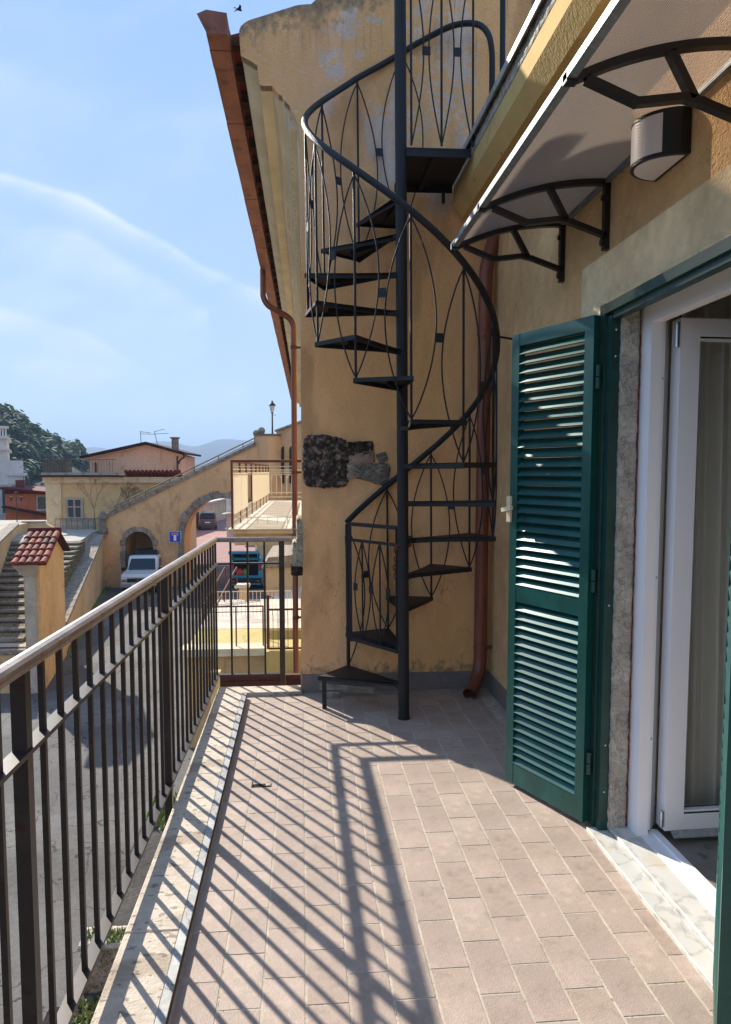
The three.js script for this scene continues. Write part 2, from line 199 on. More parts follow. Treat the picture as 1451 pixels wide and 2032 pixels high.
function struct(name, geo, m, label) { const o = geo ? mesh(name, geo, m) : new THREE.Group(); if (!geo) { o.name = uniq(name); scene.add(o); } o.userData.kind = 'structure'; if (label) { o.userData.label = label; } return o; }
// ---------------------------------------------------------------- the balcony: floor, kerb, railing
{
  const fl = struct('balcony_floor', null, null, 'pinkish beige tiled balcony floor in a running bond');
  mesh('slab', span(-0.605, 1.9, -0.26, -0.02, -5.27, 2.6), M.cream, fl);
  mesh('grout', span(-0.42, 1.5, -0.019, -0.0014, -5.165, 2.6), M.grout, fl);
  const tones = ['#baa596', '#b7a293', '#bca898', '#b6a294', '#bba696', '#b8a395'];
  const tm = tones.map((c, i) => { const t = rep(T.tileTone, 1.1); t.offset.set(i * 0.17, i * 0.31); return mat({ color: hex(c), map: t, bumpMap: rep(T.grain, 0.25), bumpScale: 0.0006, roughness: 0.62 }); });
  const P = 0.1323, L = 0.25, g = 0.0068; const geos = [0, 1, 2].map(() => chamfer(P - g, 0.012, L - g, 0.0012));
  const cutCache = {}, rt = rng(21); let n = 0;
  const rest = [];
  for (let c = -1; c <= 11; c++) {
    const x0 = Math.max(-0.262 + P * c, -0.392), x1 = Math.min(-0.262 + P * (c + 1), 1.254); if (x1 - x0 < 0.02) continue;
    const ph = ((c % 2) + 2) % 2 ? -2.691 : -2.816;            // joints of odd and even columns
    for (let k = -12; k <= 20; k++) {
      let z0 = ph + L * k - L, z1 = ph + L * k; if (z1 < -5.1 || z0 > 2.5) continue; z0 = Math.max(z0, -5.165); if (c < 2 && z0 < -5.09) z0 = -5.09; if (z1 - z0 < 0.015) continue;
      const hole = c === 0 && z0 < -3.62 && z1 > -3.62;
      const w = x1 - x0 - g, d = z1 - z0 - g, key = w.toFixed(3) + d.toFixed(3); let geo;
      if (hole) { const a = z1 - z0, s = extr([[-w / 2, -d / 2], [w / 2, -d / 2], [w / 2, d / 2], [0.036, d / 2], [0.03, d / 2 - 0.062], [-0.004, d / 2 - 0.07], [-w / 2, d / 2 - 0.066]], 0.012); s.rotateX(Math.PI / 2); s.translate(0, 0.006, 0); geo = metres(s); }
      else geo = cutCache[key] || (cutCache[key] = chamfer(w, 0.012, d, 0.0008));
      if (z0 > -0.9) { const q = geo.clone(); q.translate((x0 + x1) / 2, -0.006, (z0 + z1) / 2); rest.push(q); continue; }
      const o = mesh('tile', geo, tm[Math.floor(rt() * tm.length)], fl); o.position.set((x0 + x1) / 2, -0.006 + (rt() - 0.5) * 0.0006, (z0 + z1) / 2); o.rotation.set((rt() - 0.5) * 0.002, (rt() - 0.5) * 0.008, (rt() - 0.5) * 0.003);
    }
  }
  const hb = mesh('broken_tile_bed', rough(new THREE.BoxGeometry(0.1, 0.006, 0.066, 12, 1, 8).translate(-0.215, -0.0036, -3.632), 0.0012, 60, 33), M.dirt, fl); mesh('tile_chip', rock(0.03, 0.008, 0.045, 35, 4, 0.002), M.lichenPale, fl).position.set(-0.178, -0.0005, -3.632);
  const more = mesh('tiles_behind', rest, tm[0], fl); more.userData.kind = 'stuff';
}
{
  const k = struct('balcony_kerb', null, null, 'pale worn stone kerb along the balcony edge');
  const zs = [-5.10, -3.72, -2.42, -1.1, 0.2, 1.5, 2.6];
  for (let i = 0; i < zs.length - 1; i++) mesh('kerb_stone', chamfer(0.185, 0.07, zs[i + 1] - zs[i] - 0.003, 0.004, -0.52, -0.006 + (i % 2) * 0.0015, (zs[i] + zs[i + 1]) / 2), M.kerb, k);
  mesh('kerb_stone', chamfer(0.605, 0.07, 0.155, 0.004, -0.31, -0.008, -5.18), M.kerb, k);
  mesh('edge_trim', [span(-0.427, -0.397, 0.0315, 0.0365, -5.06, 2.6)], M.aluWhite, k);
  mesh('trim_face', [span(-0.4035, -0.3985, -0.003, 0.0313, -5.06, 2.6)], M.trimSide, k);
}
{
  const t = thing('balcony_railing', 'dark brown iron balcony railing with square bars and a pale worn handrail', 'railing');
  const xr = (z) => lerp(-0.635, -0.65, (z + 5.36) / 3.74), yT = (z) => 1.097 + (z + 5.36) * 0.016, yM = (z) => 0.92 + (z + 5.36) * 0.0078, yB = (z) => 0.086 + (z + 5.36) * 0.0125, z0 = -5.36, z1 = 1.4;
  const prof = [[-0.023, -0.012], [-0.019, -0.016], [0.019, -0.016], [0.023, -0.012], [0.0235, -0.004], [0.021, -0.002], [0.0235, 0.001], [0.022, 0.009], [0.014, 0.016], [0, 0.0185], [-0.014, 0.016], [-0.022, 0.009], [-0.0235, 0.001]];
  function beam(shape, p, q) { const d = q.clone().sub(p), g = extr(shape, d.length()); g.applyMatrix4(new THREE.Matrix4().lookAt(d, V(0, 0, 0), V(0, 1, 0)).setPosition(p)); return metres(g); }
  mesh('handrail', [beam(prof, V(xr(z0 - 0.02), yT(z0), z0 - 0.02), V(xr(z1), yT(z1), z1)), beam(prof, V(xr(z0) + 0.0, yT(z0) - 0.0015, z0), V(-0.005, yT(z0) - 0.0015, z0 - 0.005))], M.railTop, t);
  mesh('wall_plate', span(-0.018, -0.006, 1.06, 1.15, z0 - 0.03, z0 + 0.02), M.rail, t);
  for (const [nm, f] of [['mid_rail', yM], ['bottom_rail', yB]]) mesh(nm, [bar(V(xr(z0), f(z0), z0), V(xr(z1), f(z1), z1), 0.042, 0.012), bar(V(-0.625, f(z0), z0), V(-0.15, f(z0), z0), 0.042, 0.0118)], M.rail, t);
  const posts = [-3.43, -1.70, 0.03, 1.38];
  for (const z of posts) mesh('post', [span(xr(z) - 0.017, xr(z) + 0.017, -0.16, yT(z) - 0.014, z - 0.017, z + 0.017), span(xr(z) + 0.017, -0.604, -0.14, -0.09, z - 0.03, z + 0.03)], M.rail, t);
  const barAt = (x, z) => mesh('bar', span(x - 0.0072, x + 0.0072, yB(z), yT(z) - 0.013, z - 0.0072, z + 0.0072), M.rail, t);
  let a = z0; barAt(xr(a) + 0.0, a);
  for (let i = 0; i < posts.length; i++) { const lo = i ? posts[i - 1] : z0, hi = posts[i], n = Math.round((hi - lo) / 0.1337); for (let j = 1; j < n; j++) { const z = lerp(lo, hi, j / n); barAt(xr(z), z); } }
  for (const x of [-0.525, -0.402, -0.279]) barAt(x, z0);
  mesh('post', span(-0.172, -0.132, -0.1, yT(z0) - 0.014, z0 - 0.02, z0 + 0.02), M.rail, t);
}

// ---------------------------------------------------------------- the spiral staircase
{
  const cx = 0.649, cz = -4.555, Rr = 0.583, DA = 31, A0 = 155, rise = 0.236, y1 = 0.228;
  const t = thing('spiral_staircase', 'black wrought iron spiral staircase with triangular treads and bowed balusters', 'staircase', [cx, 0, cz]);
  t.rotation.z = 0.0095;
  const ang = (k) => (A0 - DA * k) * D2R, at = (k, y, r = Rr) => V(Math.cos(ang(k)) * r, y, -Math.sin(ang(k)) * r), ys = (k) => y1 + rise * (k - 1), yr = (k) => 1.245 + 0.2495 * (k - 1);
  mesh('pole', [rod(V(0, -0.002, 0), V(0, 5.2, 0), 0.0355, 24), rod(V(0, 0, 0), V(0, 0.006, 0), 0.041, 24)], M.iron, t);
  for (let k = 1; k <= 14; k++) {                              // plates with turned-down edges
    const y = ys(k), o0 = at(k - 1.03, y, Rr + 0.015), o1 = at(k + 0.02, y, Rr + 0.015), i0 = at(k - 1.03, y, 0.03), i1 = at(k, y, 0.03);
    i0.add(V(-Math.sin(ang(k - 0.5)), 0, -Math.cos(ang(k - 0.5))).multiplyScalar(-0.03)); i1.add(V(-Math.sin(ang(k - 0.5)), 0, -Math.cos(ang(k - 0.5))).multiplyScalar(0.03));
    const v = []; for (const q of [i0, o0, o1, i1]) { v.push([q.x, y, q.z]); } for (const q of [i0, o0, o1, i1]) v.push([q.x, y - 0.006, q.z]);
    const parts = [poly(v, [[0, 1, 2, 3], [7, 6, 5, 4], [0, 4, 5, 1], [1, 5, 6, 2], [2, 6, 7, 3], [3, 7, 4, 0]])];
    const dn = (p, q, h) => { const w = []; const n = q.clone().sub(p).cross(V(0, 1, 0)).normalize().multiplyScalar(0.003); for (const [s, m] of [[p, 1], [q, 1], [q, -1], [p, -1]]) { w.push([s.x + n.x * m, y - 0.004, s.z + n.z * m]); } for (const [s, m] of [[p, 1], [q, 1], [q, -1], [p, -1]]) w.push([s.x + n.x * m, y - h, s.z + n.z * m]); parts.push(poly(w, [[0, 1, 2, 3], [7, 6, 5, 4], [0, 4, 5, 1], [1, 5, 6, 2], [2, 6, 7, 3], [3, 7, 4, 0]])); };
    dn(i0, o0, 0.03); dn(o1, i1, 0.03); dn(o0, o1, 0.024);
    parts.push(bar(at(k - 0.5, y - 0.02, 0.03), at(k - 0.5, y - 0.02, Rr * 0.8), 0.005, 0.028));
    mesh('step', parts, M.iron, t);
  }
  // the lowest step stands on a leg
  mesh('step_leg', [bar(at(0.03, -0.001, Rr - 0.02), at(0.03, ys(1) - 0.03, Rr - 0.02), 0.03, 0.03)], M.iron, t);
  // landing plate bridging to the upper terrace
  const yl = 3.555; mesh('landing', [span(0.03, 0.43, yl - 0.008, yl, -0.55, 0.03), span(0.03, 0.43, yl - 0.05, yl - 0.008, 0.02, 0.028), span(0.03, 0.43, yl - 0.05, yl - 0.008, -0.55, -0.542), span(0.2, 0.22, yl - 0.04, yl - 0.008, -0.54, 0.02), bx(0.02, 0.09, 0.02, 0.36, yl - 0.09, -0.5)], M.iron, t);
  // handrail
  const hp = []; for (let k = 1; k <= 13.1; k += 0.25) hp.push(at(k, yr(k)));
  hp.push(V(-0.04, 4.36, -0.585), V(0.235, 4.515, -0.565), V(0.44, 4.58, -0.495), V(0.57, 4.545, -0.415), V(0.622, 4.455, -0.345), V(0.64, 4.34, -0.305), V(0.645, 4.06, -0.305), V(0.645, 3.62, -0.305));
  mesh('handrail', tube(hp, 0.0195, 260, 12), M.iron, t);
  // balusters: an upright and a pair of bowed rods on each, joined by little plates
  const bow = (k, s, yb, yt, amp = 0.45, kk = k) => { const q = []; for (let i = 0; i <= 16; i++) { const u = i / 16; q.push(at(kk + s * amp * Math.pow(Math.sin(Math.PI * u), 0.85), lerp(yb, yt, u))); } return q; };
  for (let k = 1; k <= 14; k++) {
    const yb = ys(k) - 0.03, yt = (k > 13 ? 4.45 : yr(k)) - 0.012;
    mesh('baluster', rod(at(k, yb), at(k, yt), k === 1 ? 0.013 : 0.0072, 8), M.iron, t);
    for (const s of [-1, 1]) { if (k === 1 && s < 0) continue; mesh('bowed_rod', tube(bow(k, s, ys(k), yt - 0.02), 0.0048, 20, 6), M.iron, t); }
    if (k < 14) { const m = at(k + 0.5, (ys(k) + yr(k)) / 2 + rise * 0.55), g = bx(0.006, 0.05, 0.045); g.rotateY(ang(k + 0.5)); g.translate(m.x, m.y, m.z); mesh('join_plate', g, M.iron, t); }
  }
  // guard on the near side of the landing
  const gx = (u, y) => V(lerp(0.04, 0.44, u), y, 0.06);
  for (const u of [0.04, 0.5, 0.98]) { mesh('baluster', rod(gx(u, yl), gx(u, 4.66), 0.0072, 8), M.iron, t); for (const s of [-1, 1]) { if ((u < 0.1 && s < 0) || (u > 0.9 && s > 0)) continue; const q = []; for (let i = 0; i <= 16; i++) q.push(gx(u + s * 0.19 * Math.sin(Math.PI * i / 16), lerp(yl, 4.64, i / 16))); mesh('bowed_rod', tube(q, 0.0048, 20, 6), M.iron, t); } }
  for (const u of [0.27, 0.74]) mesh('join_plate', bx(0.05, 0.05, 0.006, gx(u, 0).x, 4.1, 0.06), M.iron, t);
  mesh('handrail', tube([gx(0, 4.66), gx(0.5, 4.665), gx(1, 4.67), V(0.56, 4.67, 0.2), V(0.56, 4.67, 0.25)], 0.0195, 20, 12), M.iron, t);
  mesh('post', rod(V(0.56, 3.64, 0.25), V(0.56, 4.67, 0.25), 0.016, 10), M.iron, t);
  // tie from the handrail into the house wall
  mesh('wall_tie', rod(at(5.7, yr(5.7) - 0.02), V(0.745, yr(5.7) - 0.03, 0.12), 0.007, 8), M.iron, t);
  // the little gate between the first baluster and the pole
  const gt = new THREE.Group(); gt.name = 'gate'; t.add(gt); gt.userData.label = 'low iron gate closed across the foot of the stair';
  const gp = (u, y) => { const p = at(1, y, 1); return V(p.x * lerp(0.045, Rr - 0.022, u), y, p.z * lerp(0.045, Rr - 0.022, u)); };
  const gy0 = 0.43, gy1 = 1.235;
  mesh('gate_frame', [bar(gp(0, gy1), gp(1, gy1), 0.024, 0.024), bar(gp(0, gy1 - 0.11), gp(1, gy1 - 0.11), 0.02, 0.018), bar(gp(0, gy0), gp(1, gy0), 0.024, 0.024), bar(gp(0.02, gy0), gp(0.02, gy1), 0.024, 0.024), bar(gp(0.985, gy0 - 0.02), gp(0.985, gy1), 0.03, 0.024)], M.iron, gt);
  mesh('hinge', [rod(gp(1.05, gy0 + 0.03), gp(1.05, gy0 + 0.08), 0.014, 10), rod(gp(1.05, gy1 - 0.14), gp(1.05, gy1 - 0.09), 0.014, 10)], M.iron, gt);
  for (const c of [0.36, 0.72]) { mesh('upright', rod(gp(c, gy0), gp(c, gy1 - 0.11), 0.006, 8), M.iron, gt); for (const s of [-1, 1]) { const q = []; for (let i = 0; i <= 16; i++) q.push(gp(c + s * 0.165 * Math.sin(Math.PI * i / 16), lerp(gy0, gy1 - 0.11, i / 16))); mesh('bowed_rod', tube(q, 0.0045, 18, 6), M.iron, gt); } }
  for (const c of [0.2, 0.54, 0.87]) { const m = gp(c, (gy0 + gy1) / 2 - 0.03), g = bx(0.006, 0.05, 0.04); g.rotateY(ang(1) + Math.PI / 2); g.translate(m.x, m.y, m.z); mesh('join_plate', g, M.iron, gt); }
  // the chain that locks the gate to the pole
  const ch = thing('chain', 'rusty chain locking the stair gate to the central pole', 'chain', [cx, 0, cz]); ch.rotation.z = 0.0095;
  const link = new THREE.TorusGeometry(0.0125, 0.0034, 6, 12); link.scale(1, 1.45, 1);
  const path = []; for (let i = 0; i < 20; i++) { const a = lerp(128, 350, i / 19) * D2R * -1; path.push(V(Math.cos(a) * 0.045, 1.115 + 0.008 * Math.sin(i * 1.3) + i * 0.001, -Math.sin(a) * 0.045)); }
  for (let i = 0; i < 8; i++) path.unshift(V(gp(0.06, 0).x + 0.004 * Math.sin(i), 1.105 - i * 0.028, gp(0.06, 0).z + 0.02));
  for (let i = 0; i < path.length - 1; i++) { const d = path[i + 1].clone().sub(path[i]), o = mesh('link', link, M.ironRust, ch); o.position.copy(path[i]).addScaledVector(d, 0.5); o.quaternion.setFromUnitVectors(V(0, 1, 0), d.normalize()); o.rotateY(i % 2 ? Math.PI / 2 : 0); }
}
// ---------------------------------------------------------------- the neighbouring house that closes the balcony's end
T.endWall = tex(1024, 2048, (u, v) => {                        // ochre plaster with flaked patches and a blackened coping
  const x = u * 2.2 - 0.6, y = v * 5.4;
  const n = fbm(u * 1.0, v * 1.0, 6, 6, 301) - 0.5, m = fbm(u, v, 40, 4, 303) - 0.5, big = fbm(u, v, 3, 3, 305) - 0.5;
  let c = mix3([242, 182, 114], [240, 184, 132], clamp(0.5 + big * 1.6 + n)); const k = 1 + n * 0.1 + m * 0.08; c = c.map((q) => q * k);
  const warp = (fbm(u, v, 14, 5, 307) - 0.5), fine = fbm(u * 2, v * 4.8, 60, 4, 309);
  const blob = (bx_, by, rx, ry) => 1 - Math.hypot((x - bx_) / rx, (y - by) / ry);
  let f = -1; for (const b of [[0.98, 4.12, 0.24, 0.5], [0.86, 3.95, 0.14, 0.3], [1.12, 4.35, 0.14, 0.22], [0.66, 4.18, 0.1, 0.2], [0.52, 4.02, 0.07, 0.24], [0.6, 3.75, 0.06, 0.16], [0.3, 4.6, 0.1, 0.05], [0.36, 4.66, 0.06, 0.05], [0.2, 4.56, 0.04, 0.05], [0.18, 4.42, 0.08, 0.06], [0.42, 4.44, 0.04, 0.04], [0.24, 4.32, 0.05, 0.05], [0.68, 4.5, 0.04, 0.03], [0.76, 4.62, 0.05, 0.03], [0.52, 4.66, 0.05, 0.03], [0.2, 4.1, 0.03, 0.06]]) f = Math.max(f, blob(...b));
  const flake = f * 0.34 + warp * 1.9 + (fine - 0.5) * 1.5; if (f > -0.5 && flake > 0.1) c = mix3(c, [214 + m * 40, 196 + m * 40, 190 + m * 40], flake > 0.16 ? 0.72 : 0.4);
  const sp = fbm(u * 2, v * 4.8, 90, 3, 311); if (sp > 0.735 && y > 3.9) c = mix3(c, [216, 204, 194], 0.7);
  const top = 4.72 + 0.3 * (x - 0.0), soot = (0.16 - (top - y)) / 0.16 + (fbm(u * 2, v * 4, 30, 5, 313) - 0.5) * 2.1; if (y > 4.2 && soot > -0.1) c = mix3(c, mix3([82, 76, 66], [150, 142, 126], fine), clamp(soot * 0.8) * 0.75);
  const drip = fbm(u * 6, v * 0.8, 24, 4, 317); if (y > 4.2) c = mix3(c, [112, 98, 80], clamp((y - 4.35) * 2) * sstep(0.62, 0.74, drip) * 0.4);
  const foot = (0.2 - y) / 0.12 + (fbm(u * 2, v * 4, 40, 4, 319) - 0.5) * 2.4; if (y < 0.4 && foot > 0) c = mix3(c, [120, 102, 80], clamp(foot) * 0.6);
  const ring = blob(0.3, 1.66, 0.45, 0.32); if (ring > -0.1) c = mix3(c, [158, 128, 94], clamp(ring * 1.2 + warp * 1.5) * 0.55);
  const stain = sstep(0.56, 0.7, fbm(u, v, 7, 5, 321)); c = mix3(c, [160, 116, 78], stain * 0.35);
  const cr = Math.abs(fbm(u, v, 8, 5, 323) - 0.5); if (cr < 0.002 && y < 0.9) c = c.map((q) => q * 0.85);
  return c;
});
M.endWall = mat({ map: (() => { const t = rep(T.endWall, 2.2, 5.4); t.offset.set(0.6 / 2.2, 0); return t; })(), bumpMap: rep(T.grain, 0.6), bumpScale: 0.004, roughness: 0.97 });
M.rafter = mat({ color: hex('#5d4434'), map: rep(T.wood, 0.5), roughness: 0.95 });
{
  const h = thing('neighbour_house', 'tan plastered house with moulded cream cornice and copper gutter closing the balcony end', 'house', [0, 0, -5.17], -0.0077);
  const out = [[-0.012, -4.4], [1.62, -4.4], [1.62, 5.2], [0.12, 4.775], [0.085, 4.742], [0.02, 4.735], [-0.02, 4.727], [-0.2, 4.665], [-0.33, 4.62], [-0.36, 4.604], [-0.387, 4.58], [-0.4, 4.55], [-0.397, 4.47], [-0.391, 4.388], [-0.33, 4.36], [-0.282, 4.33], [-0.276, 4.27], [-0.266, 4.205], [-0.25, 4.2], [-0.184, 4.202], [-0.165, 4.18], [-0.14, 4.15], [-0.116, 4.138], [-0.1, 4.11], [-0.066, 4.076], [-0.05, 4.04], [-0.02, 3.995], [-0.008, 3.96], [0.002, 3.9], [0.003, 3.0], [-0.002, 2.4], [-0.004, 1.26], [0.008, 1.22], [0.006, 0.96], [0.0, 0.8], [-0.014, 0.72], [-0.012, 0.5], [-0.018, 0.1]];
  const ew = extr(out, 0.07); ew.translate(0, 0, -0.07); mesh('end_wall', metres(ew), M.endWall, h);
  mesh('parapet_cap', [bx(1.5, 0.05, 0.32, 0.86, 5.02, -0.13, 0, 0, 0.2775), bx(0.09, 0.07, 0.3, 0.16, 4.835, -0.13)], M.stoneGrey, h);
  mesh('facade', [span(0.006, 5, -4.4, 4.5, -25, -0.07)], M.neighbour, h);
  const prof = [[0.05, 3.8], [0.0, 3.8], [-0.012, 3.87], [-0.02, 3.95], [-0.055, 3.955], [-0.055, 4.04], [-0.068, 4.045], [-0.082, 4.075], [-0.105, 4.09], [-0.115, 4.13], [-0.15, 4.14], [-0.175, 4.19], [-0.185, 4.2], [-0.268, 4.198], [-0.27, 4.325], [-0.3, 4.335], [-0.335, 4.35], [-0.375, 4.378], [-0.388, 4.41], [-0.395, 4.55], [0.05, 4.58]];
  const cg = extr(prof, 24.92); cg.translate(0, 0, -24.99); mesh('cornice', metres(cg), M.creamPale, h);
  const dg = []; for (let i = 0; i < 150; i++) dg.push(bx(0.03, 0.062, 0.06, -0.058, 3.998, -0.14 - i * 0.115)); const dn = mesh('dentils', dg, M.creamPale, h); dn.userData.kind = 'stuff';
  // eaves boards and the copper box gutter, a panel at a time
  for (let i = 0; i < 46; i++) mesh('rafter_end', bx(0.13, 0.06, 0.085 + (i % 3) * 0.02, -0.42, 4.57 + (i % 2) * 0.008, -0.2 - i * 0.4), M.rafter, h);
  mesh('roof', [poly([[-0.5, 4.62, 0], [-0.5, 4.62, -25], [5, 6.2, -25], [5, 6.2, 0], [-0.5, 4.66, 0], [-0.5, 4.66, -25], [5, 6.25, -25], [5, 6.25, 0]].map(([x, y, z]) => [x, y, z - 0.26]), [[3, 2, 1, 0], [4, 5, 6, 7], [0, 1, 5, 4], [1, 2, 6, 5], [2, 3, 7, 6], [3, 0, 4, 7]])], M.roof, h);
  const gu = new THREE.Group(); gu.name = 'gutter'; gu.userData.label = 'copper box gutter of lapped panels'; h.add(gu);
  const joints = [0.12, -0.07, -0.3]; for (let z = -1.12; z > -25; z -= 0.84) joints.push(z);
  for (let i = 0; i < joints.length - 1; i++) { const a = joints[i + 1] + 0.008, b = joints[i], s = (i % 2) * 0.002; mesh('gutter_panel', [span(-0.6 - s, -0.468 + s, 4.452 - s, 4.464, a, b), span(-0.604 - s, -0.598 - s, 4.452 - s, 4.585, a, b), span(-0.474, -0.469 + s, 4.464, 4.585, a, b), bx(0.012, 0.016, 0.012, -0.607, 4.50, (a + b) / 2)], M.copperBox, gu); }
  mesh('gutter_end', [poly([[-0.6, 4.452, 0.12], [-0.468, 4.452, 0.12], [-0.468, 4.585, 0.12], [-0.6, 4.6, 0.12], [-0.66, 4.56, 0.14], [-0.6, 4.452, 0.124], [-0.468, 4.452, 0.124], [-0.468, 4.585, 0.124], [-0.6, 4.6, 0.124], [-0.66, 4.56, 0.144]], [[4, 3, 2, 1, 0], [5, 6, 7, 8, 9], [0, 1, 6, 5], [1, 2, 7, 6], [2, 3, 8, 7], [3, 4, 9, 8], [4, 0, 5, 9]])], M.copperBox, gu);
  // old stones left bare in the plaster
  const st = (w, hh, x, y, m, seed, lab, cut, rz = 0, d = 0.1, amp = 0.01) => { const o = mesh('wall_stone', rock(w, hh, d * 0.6, seed, 7, amp, cut), m, h); o.position.set(x, y, -0.014); o.rotation.z = rz; if (lab) o.userData.label = lab; };
  st(0.32, 0.37, 0.172, 1.666, M.lichen, 3, 'large black pitted stone', (x, y) => [x, y - 0.16 * Math.max(0, x) * (y > 0 ? 1 : 0)], 0, 0.12, 0.016);
  st(0.2, 0.1, 0.41, 1.756, M.lichenBlack, 5, 'dark rounded stone', null, 0.05); st(0.19, 0.11, 0.425, 1.688, M.stonePink, 7, 'pale pink stone', (x, y) => [x, y + 0.3 * x * (y < 0 ? 1 : 0.2)], 0.12); st(0.11, 0.055, 0.36, 1.622, M.lichenPale, 9, null, null, -0.1); st(0.1, 0.06, 0.36, 1.575, M.lichenPale, 10, null, null, 0.2);
  st(0.29, 0.18, 0.476, 1.578, M.lichenGrey, 11, 'grey wedge shaped stone', (x, y) => [x, y * (0.45 + 0.5 * (x + 1) / 2) + 0.12], -0.14, 0.1, 0.016); st(0.075, 0.07, 0.572, 1.692, M.lichenGrey, 13, null, null, 0.35, 0.08);
  // rough corner quoins under the downpipe
  M.quoin = mat({ color: hex('#e4d9bf'), map: rep(T.stone, 0.5), bumpMap: rep(T.pit, 0.16), bumpScale: 0.012, roughness: 1 });
  for (const [y, hh, x, w, m, s2] of [[1.16, 0.22, -0.012, 0.06, M.quoin, 21], [1.0, 0.2, -0.03, 0.085, M.quoin, 23], [0.885, 0.075, -0.04, 0.085, M.lichenBlack, 25]]) { const o = mesh('quoin', rock(w, hh, 0.3, s2, 9, 0.01), m, h); o.position.set(x, y, -0.155); }
  // the neighbour's long balcony with a caned iron rail
  const b = new THREE.Group(); b.name = 'balcony'; b.userData.label = 'pale balcony with cane screened iron railing'; h.add(b);
  mesh('balcony_slab', [span(-1.1, 0.02, 0.68, 0.74, -15.6, -5.5), span(-1.04, 0.02, 0.5, 0.68, -15.6, -5.62)], M.ochrePale, b); mesh('balcony_floor', span(-1.12, 0.02, 0.742, 0.75, -15.6, -5.48), M.terrazzo, b);
  mesh('rail_top', [rod(V(-1.06, 1.74, -5.55), V(-0.02, 1.74, -5.55), 0.02), rod(V(-1.06, 1.74, -5.55), V(-1.06, 1.74, -15.5), 0.02)], M.ironRust, b);
  for (let i = 0; i <= 8; i++) mesh('rail_post', rod(V(-1.06, 0.75, -5.55 - i * 1.24), V(-1.06, 1.74, -5.55 - i * 1.24), 0.018), M.ironRust, b);
  const ir = []; for (const y of [1.62, 1.56, 0.98, 0.86]) ir.push(rod(V(-1.06, y, -5.55), V(-1.06, y, -15.5), 0.009, 6), rod(V(-1.06, y, -15.5), V(0, y, -15.5), 0.012, 6)); for (const y of [1.66, 1.55, 0.92]) ir.push(rod(V(-1.06, y, -5.55), V(-0.02, y, -5.55), 0.007, 6)); for (let i = 0; i < 7; i++) { const x = -0.98 + i * 0.145; ir.push(rod(V(x, 0.92, -15.5), V(x, 1.5, -15.5), 0.012, 6), rod(V(x, 0.82, -5.55), V(x, 0.92, -5.55), 0.005, 6)); if (i % 3 === 1) ir.push(tube([V(x - 0.14, 1.36, -15.5), V(x - 0.1, 1.46, -15.5), V(x, 1.5, -15.5), V(x + 0.1, 1.46, -15.5), V(x + 0.14, 1.36, -15.5)], 0.011, 12, 6)); }
  for (let i = 0; i < 68; i++) ir.push(rod(V(-1.06, 0.75, -5.7 - i * 0.145), V(-1.06, 1.0, -5.7 - i * 0.145), 0.006, 5)); const irm = mesh('iron_scrolls', ir, M.ironBeige, b); irm.userData.kind = 'stuff';
  for (let i = 0; i < 8; i++) { if (i === 2) continue; const cg2 = new THREE.PlaneGeometry(1.14, 0.6, 40, 1), p = cg2.attributes.position; for (let q = 0; q < p.count; q++) p.setZ(q, 0.012 * Math.sin(p.getX(q) * 70)); cg2.rotateY(Math.PI / 2); const o = mesh('cane_screen', cg2, M.cane, b); o.material = M.caneD || (M.caneD = Object.assign(M.cane.clone(), { side: THREE.DoubleSide })); o.position.set(-1.035, 1.26, -6.17 - i * 1.24); }
}
{
  const p = thing('downpipe', 'thin copper downpipe on the neighbouring house, bent under its gutter', 'downpipe');
  mesh('pipe', [tube([V(-0.535, 4.47, -10.7), V(-0.535, 4.2, -10.7), V(-0.53, 4.08, -10.7), V(-0.47, 3.97, -10.7), V(-0.3, 3.87, -10.7), V(-0.17, 3.79, -10.7), V(-0.115, 3.7, -10.7), V(-0.105, 3.55, -10.7)], 0.042, 60, 14), rod(V(-0.105, 3.6, -10.7), V(-0.105, -4.4, -10.7), 0.042, 14)], M.copper, p);
  for (const y of [3.35, 1.55, -0.6]) mesh('pipe_clamp', [rod(V(-0.105, y, -10.7), V(-0.105, y + 0.05, -10.7), 0.048, 14), span(-0.1, 0.05, y + 0.01, y + 0.04, -10.71, -10.69)], M.ironRust, p);
}
